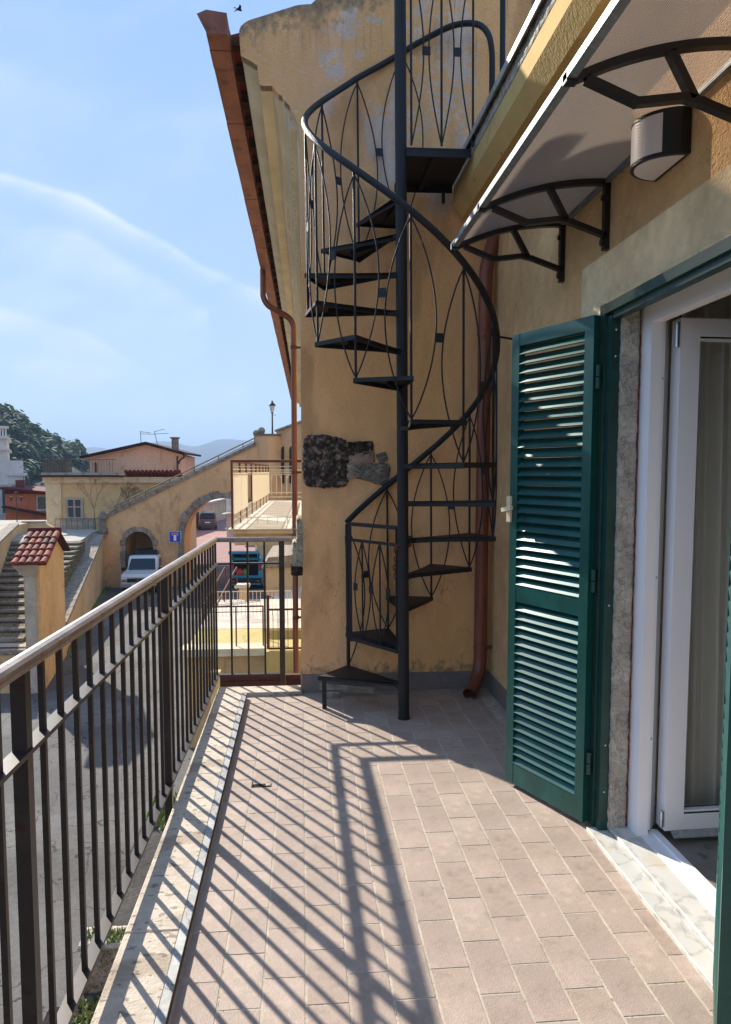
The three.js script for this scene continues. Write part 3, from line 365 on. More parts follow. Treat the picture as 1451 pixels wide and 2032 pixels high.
// ---------------------------------------------------------------- the house this balcony belongs to
M.skirt = mat({ color: hex('#877a73'), map: rep(T.tileTone, 0.8), roughness: 0.7 });
{
  const h = thing('house', 'yellow ochre house wall with cream door surround and overhanging terrace slab', 'house');
  mesh('wall', [span(1.36, 1.6, -4.4, 3.345, -5.17, -3.03), span(1.36, 1.6, -4.4, 3.345, -1.96, 2.6), span(1.36, 1.6, 2.36, 3.345, -3.03, -1.96), span(1.36, 1.6, -4.4, -0.01, -3.03, -1.96)], M.facade, h);
  mesh('door_surround', [span(1.306, 1.36, 0.0, 2.53, -3.36, -3.085), span(1.306, 1.36, 2.305, 2.53, -3.085, -1.9), span(1.306, 1.36, 0.0, 2.53, -1.9, -1.68)], M.surround, h);
  const sl = extr([[1.06, 3.535], [1.06, 3.425], [1.12, 3.345], [4.8, 3.345], [4.8, 3.625], [1.1, 3.625], [1.1, 3.535]], 7.7); sl.translate(0, 0, -5.12); mesh('terrace_slab', metres(sl), M.soffit, h);
  mesh('mortar_edge', rough(new THREE.BoxGeometry(0.05, 0.09, 7.68, 2, 3, 240).translate(1.085, 3.585, -1.27), 0.008, 30, 41), M.rawJamb, h);
  mesh('flashing', [span(1.03, 1.4, 3.638, 3.645, -5.12, 2.55), span(1.03, 1.036, 3.605, 3.638, -5.12, 2.55), span(1.03, 1.12, 3.645, 3.67, -4.98, -4.9)], M.aluWhite, h);
  // skirting tiles at the foot of both walls
  for (let i = 0; i < 4; i++) mesh('skirting_tile', chamfer(0.337, 0.13, 0.012, 0.0015, 0.162 + i * 0.34, 0.0655, -5.163), M.skirt, h);
  for (let i = 0; i < 6; i++) mesh('skirting_tile', chamfer(0.012, 0.13, 0.297, 0.0015, 1.353, 0.0655, -5.0 + i * 0.3), M.skirt, h);
  // raw masonry jamb between the green frame and the new white frame
  mesh('raw_jamb', rough(new THREE.BoxGeometry(0.075, 2.26, 0.05, 6, 120, 4).translate(1.3735, 1.15, -3.002), 0.006, 36, 51), M.rawJamb, h); mesh('raw_jamb', rough(new THREE.BoxGeometry(0.03, 2.2, 0.04, 4, 90, 4).translate(1.424, 1.13, -3.012), 0.008, 40, 53), M.brickRed, h);
  mesh('raw_jamb', rough(new THREE.BoxGeometry(0.1, 0.03, 0.95, 4, 2, 60).translate(1.385, 2.29, -2.5), 0.004, 36, 55), M.rawJamb, h);
  // doorstep of two marble slabs
  mesh('doorstep', chamfer(0.085, 0.05, 1.06, 0.0015, 1.298, -0.011, -2.5), M.marble, h); mesh('doorstep', chamfer(0.1, 0.05, 1.0, 0.0015, 1.392, 0.006, -2.5), M.marble, h);
  // green fixed frame of the shutters
  mesh('shutter_frame', [span(1.283, 1.338, 0.012, 2.305, -3.085, -3.035), span(1.296, 1.338, 0.012, 2.25, -3.035, -2.995), span(1.283, 1.338, 2.262, 2.302, -3.035, -1.9), span(1.3, 1.338, 2.235, 2.262, -2.995, -1.99), span(1.283, 1.338, 0.012, 2.302, -1.99, -1.9)], M.greenDark, h);
  for (const y of [0.19, 0.4, 1.02, 2.08, 2.19]) { const s = mesh('screw', new THREE.SphereGeometry(0.006, 8, 6), M.chrome, h); s.position.set(1.318, y, -2.996); }
  // white fixed door frame
  mesh('door_frame', [span(1.425, 1.475, 0.03, 2.275, -3.03, -2.9), span(1.475, 1.5, 0.04, 2.25, -3.03, -2.93), span(1.425, 1.475, 0.03, 2.275, -2.15, -1.95), span(1.425, 1.475, 2.205, 2.275, -2.9, -2.15), span(1.475, 1.5, 2.225, 2.275, -2.93, -2.15)], M.upvc, h);
  mesh('door_channel', [span(1.5, 1.512, 0.045, 2.24, -3.03, -2.935), span(1.515, 1.53, 0.05, 2.235, -2.975, -2.955)], M.upvcGrey, h);
  for (const y of [0.45, 1.15, 1.98]) { const s = mesh('screw', new THREE.SphereGeometry(0.007, 8, 6), M.upvcGrey, h); s.position.set(1.488, y, -2.928); }
  mesh('door_sill', [span(1.443, 1.5, 0.02, 0.036, -2.93, -1.98), span(1.5, 1.53, 0.02, 0.044, -2.93, -1.98)], M.upvc, h);
  for (const z of [-2.33, -2.15]) { mesh('latch_keep', [span(1.476, 1.5, 0.0365, 0.042, z - 0.055, z + 0.055)], M.chrome, h); mesh('latch_slot', [span(1.482, 1.494, 0.0425, 0.0445, z - 0.03, z + 0.03)], M.seal, h); }
  // the room behind the door
  mesh('room', [span(1.53, 4.9, -0.2, 0.018, -5.4, 1.4), span(4.8, 4.9, 0.018, 2.7, -5.4, 1.4), span(1.6, 4.8, 0.018, 2.7, -5.5, -5.4), span(1.6, 4.8, 0.018, 2.7, 1.4, 1.5)], M.roomFloor, h).userData.label = 'grey stone floor of the room';
  mesh('room_wall', [span(4.78, 4.8, 0.018, 2.7, -5.4, 1.4), span(1.6, 4.78, 0.018, 2.7, -5.4, -5.38), span(1.6, 4.78, 0.018, 2.7, 1.38, 1.4), span(1.6, 1.615, 0.018, 2.7, -5.38, -3.04), span(1.6, 1.615, 0.018, 2.7, -1.95, 1.38)], M.room, h);
  for (let i = 0; i < 16; i++) mesh('ceiling_board', span(1.6, 4.85, 2.7, 2.73, -5.45 + i * 0.43, -5.45 + i * 0.43 + 0.42), M.woodGrey, h); mesh('roof_void', span(1.6, 4.9, 2.74, 3.34, -5.5, 2.6), M.room, h);
}
function doorLeaf(label, pos, turn) {
  const d = thing('door_leaf', label, 'door', pos, turn, 'glass door leaves of the balcony door');
  for (const x of [0, 0.515]) mesh('stile', chamfer(0.085, 2.16, 0.07, 0.004, x + 0.0425, 1.14, 0), M.upvc, d); for (const [a, b] of [[2.145, 2.22], [0.06, 0.132]]) mesh('rail', chamfer(0.429, b - a, 0.068, 0.004, 0.3, (a + b) / 2, 0), M.upvc, d);
  mesh('drip_bar', poly([[0.03, 0.065, 0.035], [0.6, 0.065, 0.035], [0.6, 0.045, 0.06], [0.03, 0.045, 0.06], [0.03, 0.05, 0.035], [0.6, 0.05, 0.035], [0.6, 0.04, 0.06], [0.03, 0.04, 0.06]], [[0, 3, 2, 1], [4, 5, 6, 7], [3, 7, 6, 2], [0, 4, 7, 3], [1, 2, 6, 5], [0, 1, 5, 4]]), M.aluWhite, d);
  mesh('seal', [span(0.083, 0.517, 2.137, 2.146, -0.02, 0.03), span(0.083, 0.517, 0.131, 0.142, -0.02, 0.03), span(0.084, 0.09, 0.14, 2.14, -0.02, 0.03)], M.seal, d); mesh('glazing_bead', [span(0.085, 0.515, 2.128, 2.137, 0.01, 0.034), span(0.085, 0.515, 0.142, 0.151, 0.01, 0.034)], M.upvc, d);
  mesh('pane', span(0.08, 0.52, 0.128, 2.15, 0.004, 0.01), M.glass, d); for (const [a, b] of [[0.08, 0.15], [2.1, 2.2]]) mesh('hinge', rod(V(-0.012, a, 0.03), V(-0.012, b, 0.03), 0.009, 10), M.chrome, d); return d;
}
doorLeaf('white framed glass door leaf standing open into the room', [1.535, 0, -2.91], 0.02);
doorLeaf('white glass door leaf mirrored in the pane of the other leaf', [1.535, 0, -2.06], -0.06);
{ // curtain behind the glass
  const g = new THREE.PlaneGeometry(0.3, 2.5, 60, 4), p = g.attributes.position; for (let i = 0; i < p.count; i++) { const x = p.getX(i); p.setZ(i, 0.03 * Math.sin(x * 46 + Math.sin(x * 9) * 2) + 0.012 * Math.sin(x * 121)); } g.computeVertexNormals();
  const c = mesh('curtain', g, M.curtain); c.position.set(1.81, 1.285, -3.06); c.rotation.z = 0.02; info(c, 'thin cream curtain hanging behind the glass door leaf', 'curtain');
}
// ---------------------------------------------------------------- shutters
const rs2 = rng(321);
function shutter(label, pos, turn, flip) {
  const s = thing('shutter', label, 'shutter', pos, turn, 'louvred shutters of the balcony door'), Wd = 0.524, y0 = 0.022, y1 = 2.262, th = 0.019;
  for (const x of [0.0, Wd - 0.052]) mesh('stile', chamfer(0.052, y1 - y0, 2 * th, 0.003, x + 0.026, (y0 + y1) / 2, 0), M.green, s);
  for (const [a, b] of [[y0, 0.13], [0.952, 1.035], [2.2, y1]]) mesh('rail', chamfer(Wd - 0.105, b - a, 2 * th - 0.003, 0.002, Wd / 2, (a + b) / 2, 0), M.green, s);
  const sec = extr([[-0.0275, -0.0035], [-0.022, -0.0045], [0.022, -0.0045], [0.0275, -0.0035], [0.0275, 0.0025], [0.0, 0.0045], [-0.0275, 0.0015]], Wd - 0.104); sec.rotateY(Math.PI / 2); sec.translate(-(Wd - 0.104) / 2, 0, 0); sec.scale(1, 1, 1); sec.rotateX(flip * 0.86); const sg = metres(sec);
  for (const [a, b, n] of [[0.13, 0.952, 19], [1.035, 2.2, 26]]) for (let i = 0; i < n; i++) { const o = mesh('slat', sg, M.green, s); o.position.set(Wd / 2, lerp(a, b, (i + 0.5) / n) + (rs2() - 0.5) * 0.0025, 0); o.rotation.set((rs2() - 0.5) * 0.05, 0, (rs2() - 0.5) * 0.004); }
  for (const y of [0.3, 1.12, 2.0]) mesh('hinge', [rod(V(-0.012, y - 0.05, 0.0), V(-0.012, y - 0.002, 0.0), 0.012, 12), rod(V(-0.012, y + 0.002, 0), V(-0.012, y + 0.05, 0), 0.012, 12)], M.greenDark, s);
  return s;
}
M.handle = mat({ color: hex('#d8c7a4'), roughness: 0.45 });
{
  const s = shutter('green louvred shutter leaf with beige handle, open beside the spiral staircase', [1.262, 0, -3.06], 114.3 * D2R, -1);
  mesh('handle', [chamfer(0.028, 0.13, 0.012, 0.003, 0.52, 1.41, -0.026), bar(V(0.55, 1.405, -0.045), V(0.475, 1.42, -0.05), 0.016, 0.02), rod(V(0.52, 1.412, -0.02), V(0.52, 1.412, -0.05), 0.009, 10)], M.handle, s);
  shutter('green louvred shutter leaf seen almost edge on at the right edge of the photo', [1.278, 0, -2.03], -1 * (180 - 59.6) * D2R, 1);
}
// ---------------------------------------------------------------- canopy, lamp, copper downpipe
{
  const c = thing('door_canopy', 'ribbed clear plastic door canopy on black moulded brackets', 'canopy');
  const zA = -3.79, zB = 0.9, bz = [-3.75, -3.2, -2.155, -1.1, -0.05];
  const cur = (u) => { const x = lerp(0.8, 1.352, u); return [x, 2.752 + 0.125 * (1 - Math.pow(1 - u, 2.1))]; };
  const ribs = new THREE.MeshPhysicalMaterial({ color: hex('#c9bdb2'), roughness: 0.28, transmission: 0.74, thickness: 0, side: THREE.DoubleSide });
  const g = new THREE.PlaneGeometry(1, 1, 24, 1), p = g.attributes.position; for (let i = 0; i < p.count; i++) { const [x, y] = cur(p.getX(i) + 0.5); p.setXYZ(i, x, y + 0.008, lerp(zA, zB, p.getY(i) + 0.5)); } g.computeVertexNormals(); mesh('sheet', g, ribs, c);
  const dk = new THREE.MeshStandardMaterial({ color: hex('#a59c96'), roughness: 1, side: THREE.DoubleSide });
  const rg = []; for (let k = 2; k < 66; k++) { const [x, y] = cur(k / 66); rg.push(poly([[x, y + 0.0035, zA + 0.01], [x, y + 0.0072, zA + 0.01], [x, y + 0.0072, zB], [x, y + 0.0035, zB]], [[0, 1, 2, 3]])); } const rm = mesh('ribs', rg, dk, c); rm.userData.kind = 'stuff';
  mesh('front_bar', [bar(V(0.787, 2.745, zA), V(0.787, 2.745, zB), 0.03, 0.02), bar(V(0.779, 2.757, zA), V(0.779, 2.757, zB), 0.012, 0.012)], M.alu, c); mesh('rear_bar', bar(V(1.345, 2.868, zA), V(1.345, 2.868, zB), 0.02, 0.018), M.alu, c);
  const low = [[0.835, 2.742], [0.99, 2.682], [1.135, 2.702], [1.19, 2.69], [1.345, 2.637]];
  for (const z of bz) {
    const b = []; const seg = (p, q, w) => b.push(bar(V(p[0], p[1], z), V(q[0], q[1], z), 0.03, w)); let q0 = cur(0.0); for (let k = 1; k <= 10; k++) { const q = cur(k / 10); seg([q0[0], q0[1] - 0.012], [q[0], q[1] - 0.012], 0.024); q0 = q; }
    for (let k = 0; k < low.length - 1; k++) seg(low[k], low[k + 1], 0.022); seg([1.09, 2.83], [1.165, 2.7], 0.024); seg([1.347, 2.865], [1.347, 2.575], 0.026); b.push(rod(V(1.325, 2.61, z), V(1.358, 2.61, z), 0.018, 10), rod(V(1.325, 2.8, z), V(1.358, 2.8, z), 0.013, 10), bx(0.036, 0.03, 0.034, 0.79, 2.742, z)); for (const k of [1, 2, 3]) b.push(rod(V(low[k][0], low[k][1], z - 0.0148), V(low[k][0], low[k][1], z + 0.0148), 0.0125, 10));
    mesh('bracket', b, M.blackPlastic, c);
  }
}
{
  const l = thing('wall_lamp', 'black and white curved wall lamp above the door, switched off', 'lamp', [1.36, 2.705, -2.645]);
  const D = (rx, rz, a0, a1, inset = 0) => { const s = []; for (let i = 0; i <= 28; i++) { const a = lerp(a0, a1, i / 28) * D2R; s.push([-Math.cos(a) * rx, Math.sin(a) * rz]); } return s; };
  const ext = (pts, y0, y1) => { const g = extr(pts, y1 - y0); g.rotateX(-Math.PI / 2); g.translate(0, y0, 0); return metres(g); };
  const back = D(0.15, 0.128, -82, 82); back.push([0, 0.128], [0, -0.128]); mesh('body', [ext(back, 0, 0.012), ext(back, 0.146, 0.158), span(-0.03, -0.002, 0.012, 0.146, -0.128, 0.128)], M.blackPlastic, l);
  const shell = (a0, a1, r, t) => { const o = D(0.15 * r, 0.128 * r, a0, a1), i = D((0.15) * r - t, 0.128 * r - t, a0, a1).reverse(); return ext([...o, ...i], 0.012, 0.146); };
  for (const q of [[-84, -52], [52, 84]]) mesh('side', shell(...q, 1, 0.006), M.blackPlastic, l);
  M.diffuser = mat({ color: hex('#e6e2e4'), roughness: 0.35 }); mesh('diffuser', [shell(-52, 52, 0.992, 0.008)], M.diffuser, l);
  const bot = D(0.137, 0.113, -80, 80); bot.push([-0.015, 0.112], [-0.015, -0.112]); mesh('bottom_pane', ext(bot, -0.003, -0.0004), M.diffuser, l);
}
{
  const p = thing('downpipe', 'wide copper downpipe in the corner behind the spiral staircase', 'downpipe');
  mesh('pipe', [tube([V(1.16, 0.035, -4.9), V(1.2, 0.06, -4.96), V(1.25, 0.13, -5.03), V(1.272, 0.22, -5.06), V(1.275, 0.4, -5.062), V(1.275, 1, -5.062), V(1.278, 2, -5.062), V(1.28, 2.85, -5.062), V(1.285, 3.0, -5.062), V(1.315, 3.12, -5.062), V(1.335, 3.2, -5.062), V(1.335, 3.4, -5.062)], 0.047, 140, 18)], M.copper, p);
  for (const y of [0.33, 2.55]) mesh('pipe_clamp', [new THREE.CylinderGeometry(0.051, 0.051, 0.025, 18, 1).translate(1.276, y, -5.062), span(1.3, 1.361, y - 0.01, y + 0.01, -5.07, -5.055)], M.copper, p);
}
{ // loose strips of white wood on the floor
  const a = mesh('wood_strip', chamfer(0.39, 0.045, 0.022, 0.002), M.woodWhite); a.position.set(0.31, 0.052, -5.06); a.rotation.z = -0.1; a.rotation.x = -0.12; info(a, 'long white wooden strip leaning on a short offcut under the stair', 'plank');
  const b = mesh('wood_offcut', chamfer(0.105, 0.042, 0.03, 0.002), M.woodWhite); b.position.set(0.2, 0.0215, -5.02); info(b, 'short white wooden offcut on the floor under the strip', 'plank');
}
mesh('lower_wall', span(-0.4, 1.36, -4.4, -0.27, -5.16, 2.6), M.facade, scene.getObjectByName('house'));
// ---------------------------------------------------------------- street level, far ground, hill and mountains
const GY = -4.4;
{
  const g = new THREE.PlaneGeometry(9000, 9000, 1, 1); g.rotateX(-Math.PI / 2); g.translate(0, GY - 0.03, -3600); struct('ground', metres(g), M.hillSoil);
  const ln = (pts, y) => { const s = new THREE.ShapeGeometry(new THREE.Shape(pts.map(([x, z]) => new THREE.Vector2(x, -z)))); s.rotateX(-Math.PI / 2); s.translate(0, y, 0); return metres(s); };
  struct('street', ln([[-14, 6], [4, 6], [4, -47], [-11, -47]], GY), M.asphalt, 'grey asphalt street below the balcony');
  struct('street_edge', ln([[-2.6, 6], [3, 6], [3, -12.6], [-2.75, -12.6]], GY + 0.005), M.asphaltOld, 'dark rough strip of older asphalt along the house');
  struct('pavement', ln([[-16, -46], [8, -46], [8, -130], [-16, -130]], GY + 0.006), M.pave, 'pinkish paved street beyond the arch');
  // hill: a wooded spur on the left
  const hx = [-330, -180, -120, -98, -88, -83, -78.6, -73, -67.4, -64, -61, -50], hy = [60, 42, 25, 19, 16, 14.5, 11.5, 7.5, 5.3, 2.4, -1, -6];
  const ridge = (x) => { for (let i = 0; i < hx.length - 1; i++) if (x < hx[i + 1]) return lerp(hy[i], hy[i + 1], clamp((x - hx[i]) / (hx[i + 1] - hx[i]))); return -6; };
  const hh = (x, z) => { const d = (z + 220) / 105; return GY - 2 + (ridge(x - (z + 220) * 0.28) - GY + 2) * Math.max(0, 1 - d * d) + (fbm(x * 0.004 + 5, z * 0.004 + 5, 32, 4, 401) - 0.5) * 5; };
  const hg = new THREE.PlaneGeometry(290, 220, 80, 60); hg.rotateX(-Math.PI / 2); hg.translate(-190, 0, -220); const p = hg.attributes.position; for (let i = 0; i < p.count; i++) p.setY(i, hh(p.getX(i), p.getZ(i))); hg.computeVertexNormals(); struct('hill', metres(hg), M.hillSoil);
  const clump = [], rc = rng(77); for (let i = 0; i < 90; i++) { const a = rc() * 6.283, b = Math.acos(1 - 1.6 * rc()), r = 0.55 + rc() * 0.5, c = V(Math.sin(b) * Math.cos(a) * r, Math.cos(b) * r * 0.85 + 0.55, Math.sin(b) * Math.sin(a) * r), q = new THREE.CircleGeometry(0.13 + rc() * 0.13, 5); q.lookAt(V(c.x + (rc() - 0.5), c.y - 0.2 + (rc() - 0.5), c.z + (rc() - 0.5))); q.translate(c.x, c.y, c.z); clump.push(q); } clump.push(new THREE.IcosahedronGeometry(0.62, 1).translate(0, 0.5, 0));
  const N = 1500, inst = new THREE.InstancedMesh(merge(clump), M.forest, N), m4 = new THREE.Matrix4(), cc = new THREE.Color(); let n = 0, tries = 0;
  while (n < N && tries++ < 60000) { const z = lerp(-300, -125, rc()), x = lerp(-160, -52, rc()), y = hh(x, z); if (y < -5.5) continue; const s = lerp(1.6, 3.4, rc()); m4.compose(V(x, y - 0.4, z), new THREE.Quaternion().setFromAxisAngle(V(0, 1, 0), rc() * 6.28), V(s, s * lerp(0.9, 1.35, rc()), s)); inst.setMatrixAt(n, m4); const k = rc(); cc.setRGB(lerp(0.5, 1.5, k), lerp(0.65, 1.5, k), lerp(0.45, 0.9, rc())); inst.setColorAt(n, cc); n++; }
  inst.count = n; inst.name = 'hillside_wood'; inst.castShadow = inst.receiveShadow = true; info(inst, 'dense green wood covering the hillside on the left', 'wood', null, 'stuff'); scene.add(inst);
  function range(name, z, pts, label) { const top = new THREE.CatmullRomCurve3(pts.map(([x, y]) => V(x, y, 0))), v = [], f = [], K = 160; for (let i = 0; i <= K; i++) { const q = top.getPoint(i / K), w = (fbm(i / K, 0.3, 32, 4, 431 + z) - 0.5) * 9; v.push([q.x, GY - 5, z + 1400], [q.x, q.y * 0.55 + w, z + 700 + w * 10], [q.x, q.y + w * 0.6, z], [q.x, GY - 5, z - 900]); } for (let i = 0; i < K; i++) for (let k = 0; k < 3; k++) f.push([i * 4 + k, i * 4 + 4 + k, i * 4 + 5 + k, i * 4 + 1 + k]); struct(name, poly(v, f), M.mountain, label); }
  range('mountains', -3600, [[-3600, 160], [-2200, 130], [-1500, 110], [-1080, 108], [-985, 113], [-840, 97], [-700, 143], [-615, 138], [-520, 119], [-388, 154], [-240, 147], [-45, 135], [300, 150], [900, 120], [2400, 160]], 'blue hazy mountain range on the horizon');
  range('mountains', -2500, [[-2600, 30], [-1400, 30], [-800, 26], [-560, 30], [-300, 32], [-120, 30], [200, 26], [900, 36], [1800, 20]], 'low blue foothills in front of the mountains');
}
scene.fog = new THREE.FogExp2(new THREE.Color(0.55, 0.74, 1.0), 0.00036);
// ---------------------------------------------------------------- little tools for the town
function box3(parent, name, m, x0, x1, y0, y1, z0, z1) { return mesh(name, span(x0, x1, y0, y1, z0, z1), m, parent); }
function windowOn(parent, x, y, w, h, z, fm = M.stoneFrame, pm = M.windowDark, bars = true) {   // a framed window on a wall that faces +z
  const o = mesh('window', [span(x - w / 2 - 0.1, x - w / 2, y - h / 2 - 0.1, y + h / 2 + 0.1, z, z + 0.06), span(x + w / 2, x + w / 2 + 0.1, y - h / 2 - 0.1, y + h / 2 + 0.1, z, z + 0.06), span(x - w / 2, x + w / 2, y + h / 2, y + h / 2 + 0.1, z, z + 0.06), span(x - w / 2 - 0.12, x + w / 2 + 0.12, y - h / 2 - 0.16, y - h / 2, z, z + 0.1)], fm, parent);
  mesh('pane', span(x - w / 2, x + w / 2, y - h / 2, y + h / 2, z + 0.004, z + 0.02), pm, o); if (bars) mesh('sash', [span(x - 0.05, x + 0.05, y - h / 2, y + h / 2, z + 0.02, z + 0.04), span(x - w / 2, x - w / 2 + 0.06, y - h / 2, y + h / 2, z + 0.02, z + 0.04), span(x + w / 2 - 0.06, x + w / 2, y - h / 2, y + h / 2, z + 0.02, z + 0.04), span(x - w / 2 + 0.06, x - 0.05, y + 0.05, y + 0.12, z + 0.02, z + 0.036), span(x + 0.05, x + w / 2 - 0.06, y + 0.05, y + 0.12, z + 0.02, z + 0.036)], M.woodWhite, o); return o;
}
// ---------------------------------------------------------------- public stair on the left, with its retaining and side walls
const wallX = (z) => lerp(-7.72, -10.15, (z + 24) / -14);
{
  const s = thing('public_stair', 'broad pebbled public stair climbing to the small square on the left', 'stair');
  const n = 15, t = 0.845, r = 0.11;
  for (let i = 0; i < n; i++) { const z0 = -20.75 - t * i, y = -3.2 + r * (i + 1), xr = Math.min(i < 4 ? wallX(z0 - t) + 0.1 : wallX(z0 - t) + 0.1, -7.4 - 0.16 * (i * t)); const o = mesh('step', span(-18, xr - 0.45, y - 0.5, y, z0 - t - 0.01, z0 - 0.24), M.tread, s); mesh('nosing', rough(new THREE.BoxGeometry(xr + 17.55, 0.1, 0.24, 60, 2, 3).translate((xr - 18.45) / 2, y - 0.047, z0 - 0.12), 0.02, 9, 500 + i), M.nosing, o); mesh('riser', span(-18, xr - 0.45, y - 0.3, y - 0.085, z0 - 0.235, z0 - 0.03), M.riser, o); }
  box3(s, 'landing', M.plazaPave, -18, -7.35, -3.6, -3.2, -20.78, -20.05); box3(s, 'retaining_wall', M.ramp, -18, -7.38, GY, -3.34, -20.25, -19.95);
  for (let i = 0; i < 10; i++) mesh('kerb_stone', chamfer(1.06, 0.13, 0.42, 0.02, -7.93 - i * 1.07, -3.265, -20.08), M.stoneGrey, s);
}
{ // the square at the head of the stair
  { const g = extr([[-30, 33.42], [-9.95, 33.42], [-10.66, 38], [-10.66, 40.6], [-8.9, 40.6], [-8.9, 48], [-30, 48]], 0.85); g.rotateX(-Math.PI / 2); g.translate(0, -2.4, 0); struct('square', metres(g), M.plazaPave, 'pale paved square at the head of the stair'); }
  const w = thing('square_wall', 'low tan parapet with stone coping bounding the square on the left', 'wall');
  mesh('wall', [poly([[-13.98, -2, -37], [-9.5, -3.4, -22.3], [-9.5, -1.05, -22.3], [-13.98, -1.08, -37], [-13.7, -2, -37], [-9.2, -3.4, -22.3], [-9.2, -1.05, -22.3], [-13.7, -1.08, -37]].map(([x, y, z]) => [x - 0.3, y, z]), [[0, 1, 2, 3], [7, 6, 5, 4], [3, 2, 6, 7], [0, 4, 5, 1], [1, 5, 6, 2], [0, 3, 7, 4]]), span(-14.3, -13.25, -1.55, -1.06, -38.8, -38.5), poly([[-13.25, -1.55, -38.8], [-12.4, -1.55, -38.8], [-13.25, -1.06, -38.8], [-13.25, -1.55, -38.5], [-12.4, -1.55, -38.5], [-13.25, -1.06, -38.5]], [[0, 2, 1], [3, 4, 5], [1, 2, 5, 4], [0, 1, 4, 3], [0, 3, 5, 2]]), span(-14.3, -14.0, -1.55, -1.07, -38.5, -37)], M.ramp, w);
  mesh('coping', [bar(V(-14.14, -1.03, -37), V(-9.66, -1.0, -22.3), 0.44, 0.08), span(-14.35, -13.25, -1.06, -0.99, -38.85, -38.45)], M.stoneGrey, w);
}
{ // street-side wall of the stair with its sloping stone coping
  const w = thing('stair_wall', 'tan street side wall of the stair with sloping stone coping', 'wall'); const A = [-10.15, -38], B = [-7.72, -24], off = 0.5;
  const v = [[A[0], GY, A[1]], [B[0], GY, B[1]], [B[0], -3.42, B[1]], [A[0], -1.7, A[1]], [A[0] - off, GY, A[1]], [B[0] - off, GY, B[1]], [B[0] - off, -3.42, B[1]], [A[0] - off, -1.7, A[1]]]; mesh('wall', poly(v, [[1, 0, 3, 2], [4, 5, 6, 7], [0, 4, 7, 3], [2, 6, 5, 1], [3, 7, 6, 2], [0, 1, 5, 4]]), M.ramp, w);
  for (let i = 0; i < 17; i++) { const a = i / 17, b = (i + 0.975) / 17, P = (u) => V(lerp(B[0], A[0], u) - 0.24, lerp(-3.37, -1.64, u), lerp(B[1], A[1], u)); mesh('coping_stone', bar(P(a), P(b), 0.62, 0.12), M.stoneGrey, w); }
  const gp = [], rg = rng(9); for (let i = 0; i < 260; i++) { const u = rg(), z = lerp(-21, -38, u), x = (z > -24 ? -7.2 - (-z - 20) * 0.16 : wallX(z)) + 0.03 + rg() * rg() * 0.35, h = 0.06 + rg() * 0.16, q = new THREE.ConeGeometry(0.018 + rg() * 0.03, h, 4); q.rotateZ((rg() - 0.5) * 0.9); q.translate(x, GY + h / 2 - 0.01, z); gp.push(q); } const gr = mesh('verge_grass', gp, M.leaf); info(gr, 'green weeds along the foot of the stair wall', 'grass', null, 'stuff');
}
{ // the long roofed pier at the foot of the stair
  const p = thing('roofed_pier', 'tall tan wall pier with a little gabled roof of red barrel tiles', 'pier', [-7.02, GY, -19.96], 0.16); const prof = [[0, 0], [4.09, 0], [4.09, 3.42], [2.15, 4.2], [0.0, 3.6]];
  const g = extr(prof, 0.4); g.rotateY(Math.PI / 2); g.translate(-0.4, 0, 0); mesh('wall', metres(g), M.ramp, p);
  mesh('pilaster', [span(-0.4, -0.06, 0, 1.2, 0, 0.05), span(-0.37, -0.1, 1.2, 3.2, 0, 0.04)], M.pilaster, p); mesh('capital', poly([[-0.37, 3.16, 0.04], [-0.08, 3.16, 0.04], [0.02, 3.52, 0.3], [-0.62, 3.52, 0.3], [-0.37, 3.16, -0.3], [-0.08, 3.16, -0.02], [0.02, 3.52, -0.02], [-0.62, 3.52, -0.3]], [[0, 1, 2, 3], [0, 3, 7, 4], [1, 5, 6, 2], [3, 2, 6, 7], [4, 7, 6, 5], [0, 4, 5, 1]]), M.pilaster, p);
  const tl = new THREE.CylinderGeometry(0.085, 0.1, 0.56, 10, 1, false, -Math.PI / 2, Math.PI); tl.rotateX(-Math.PI / 2); const shell = strip(tl.toNonIndexed()); const sl = Math.atan2(0.6, 2.15), rt = rng(13); const tileMats = ['#c4826a', '#a86a56', '#d3a58e', '#7f5a4e'].map((c) => mat({ color: hex(c), map: rep(T.roof, 0.9), roughness: 0.85, side: THREE.DoubleSide }));
  mesh('roof_deck', [bx(0.84, 0.05, 2.5, -0.2, 3.86, -0.93, 0, sl), bx(0.84, 0.05, 2.15, -0.2, 3.83, -3.1, 0, -0.38)], M.roofDark, p);
  for (let c = 0; c < 5; c++) for (let r = 0; r < 5; r++) { const o = mesh('roof_tile', shell, tileMats[Math.floor(rt() * 4)], p); const u = r * 0.47; o.position.set(-0.55 + c * 0.178, 3.58 + u * Math.sin(sl) + 0.02, 0.1 - u * Math.cos(sl)); o.rotation.x = sl - 0.06 + (rt() - 0.5) * 0.03; o.rotation.y = (rt() - 0.5) * 0.05; }
  mesh('ridge_tile', new THREE.CylinderGeometry(0.1, 0.1, 0.9, 10).rotateZ(Math.PI / 2).translate(-0.2, 4.24, -2.15), M.roofRed, p);
}
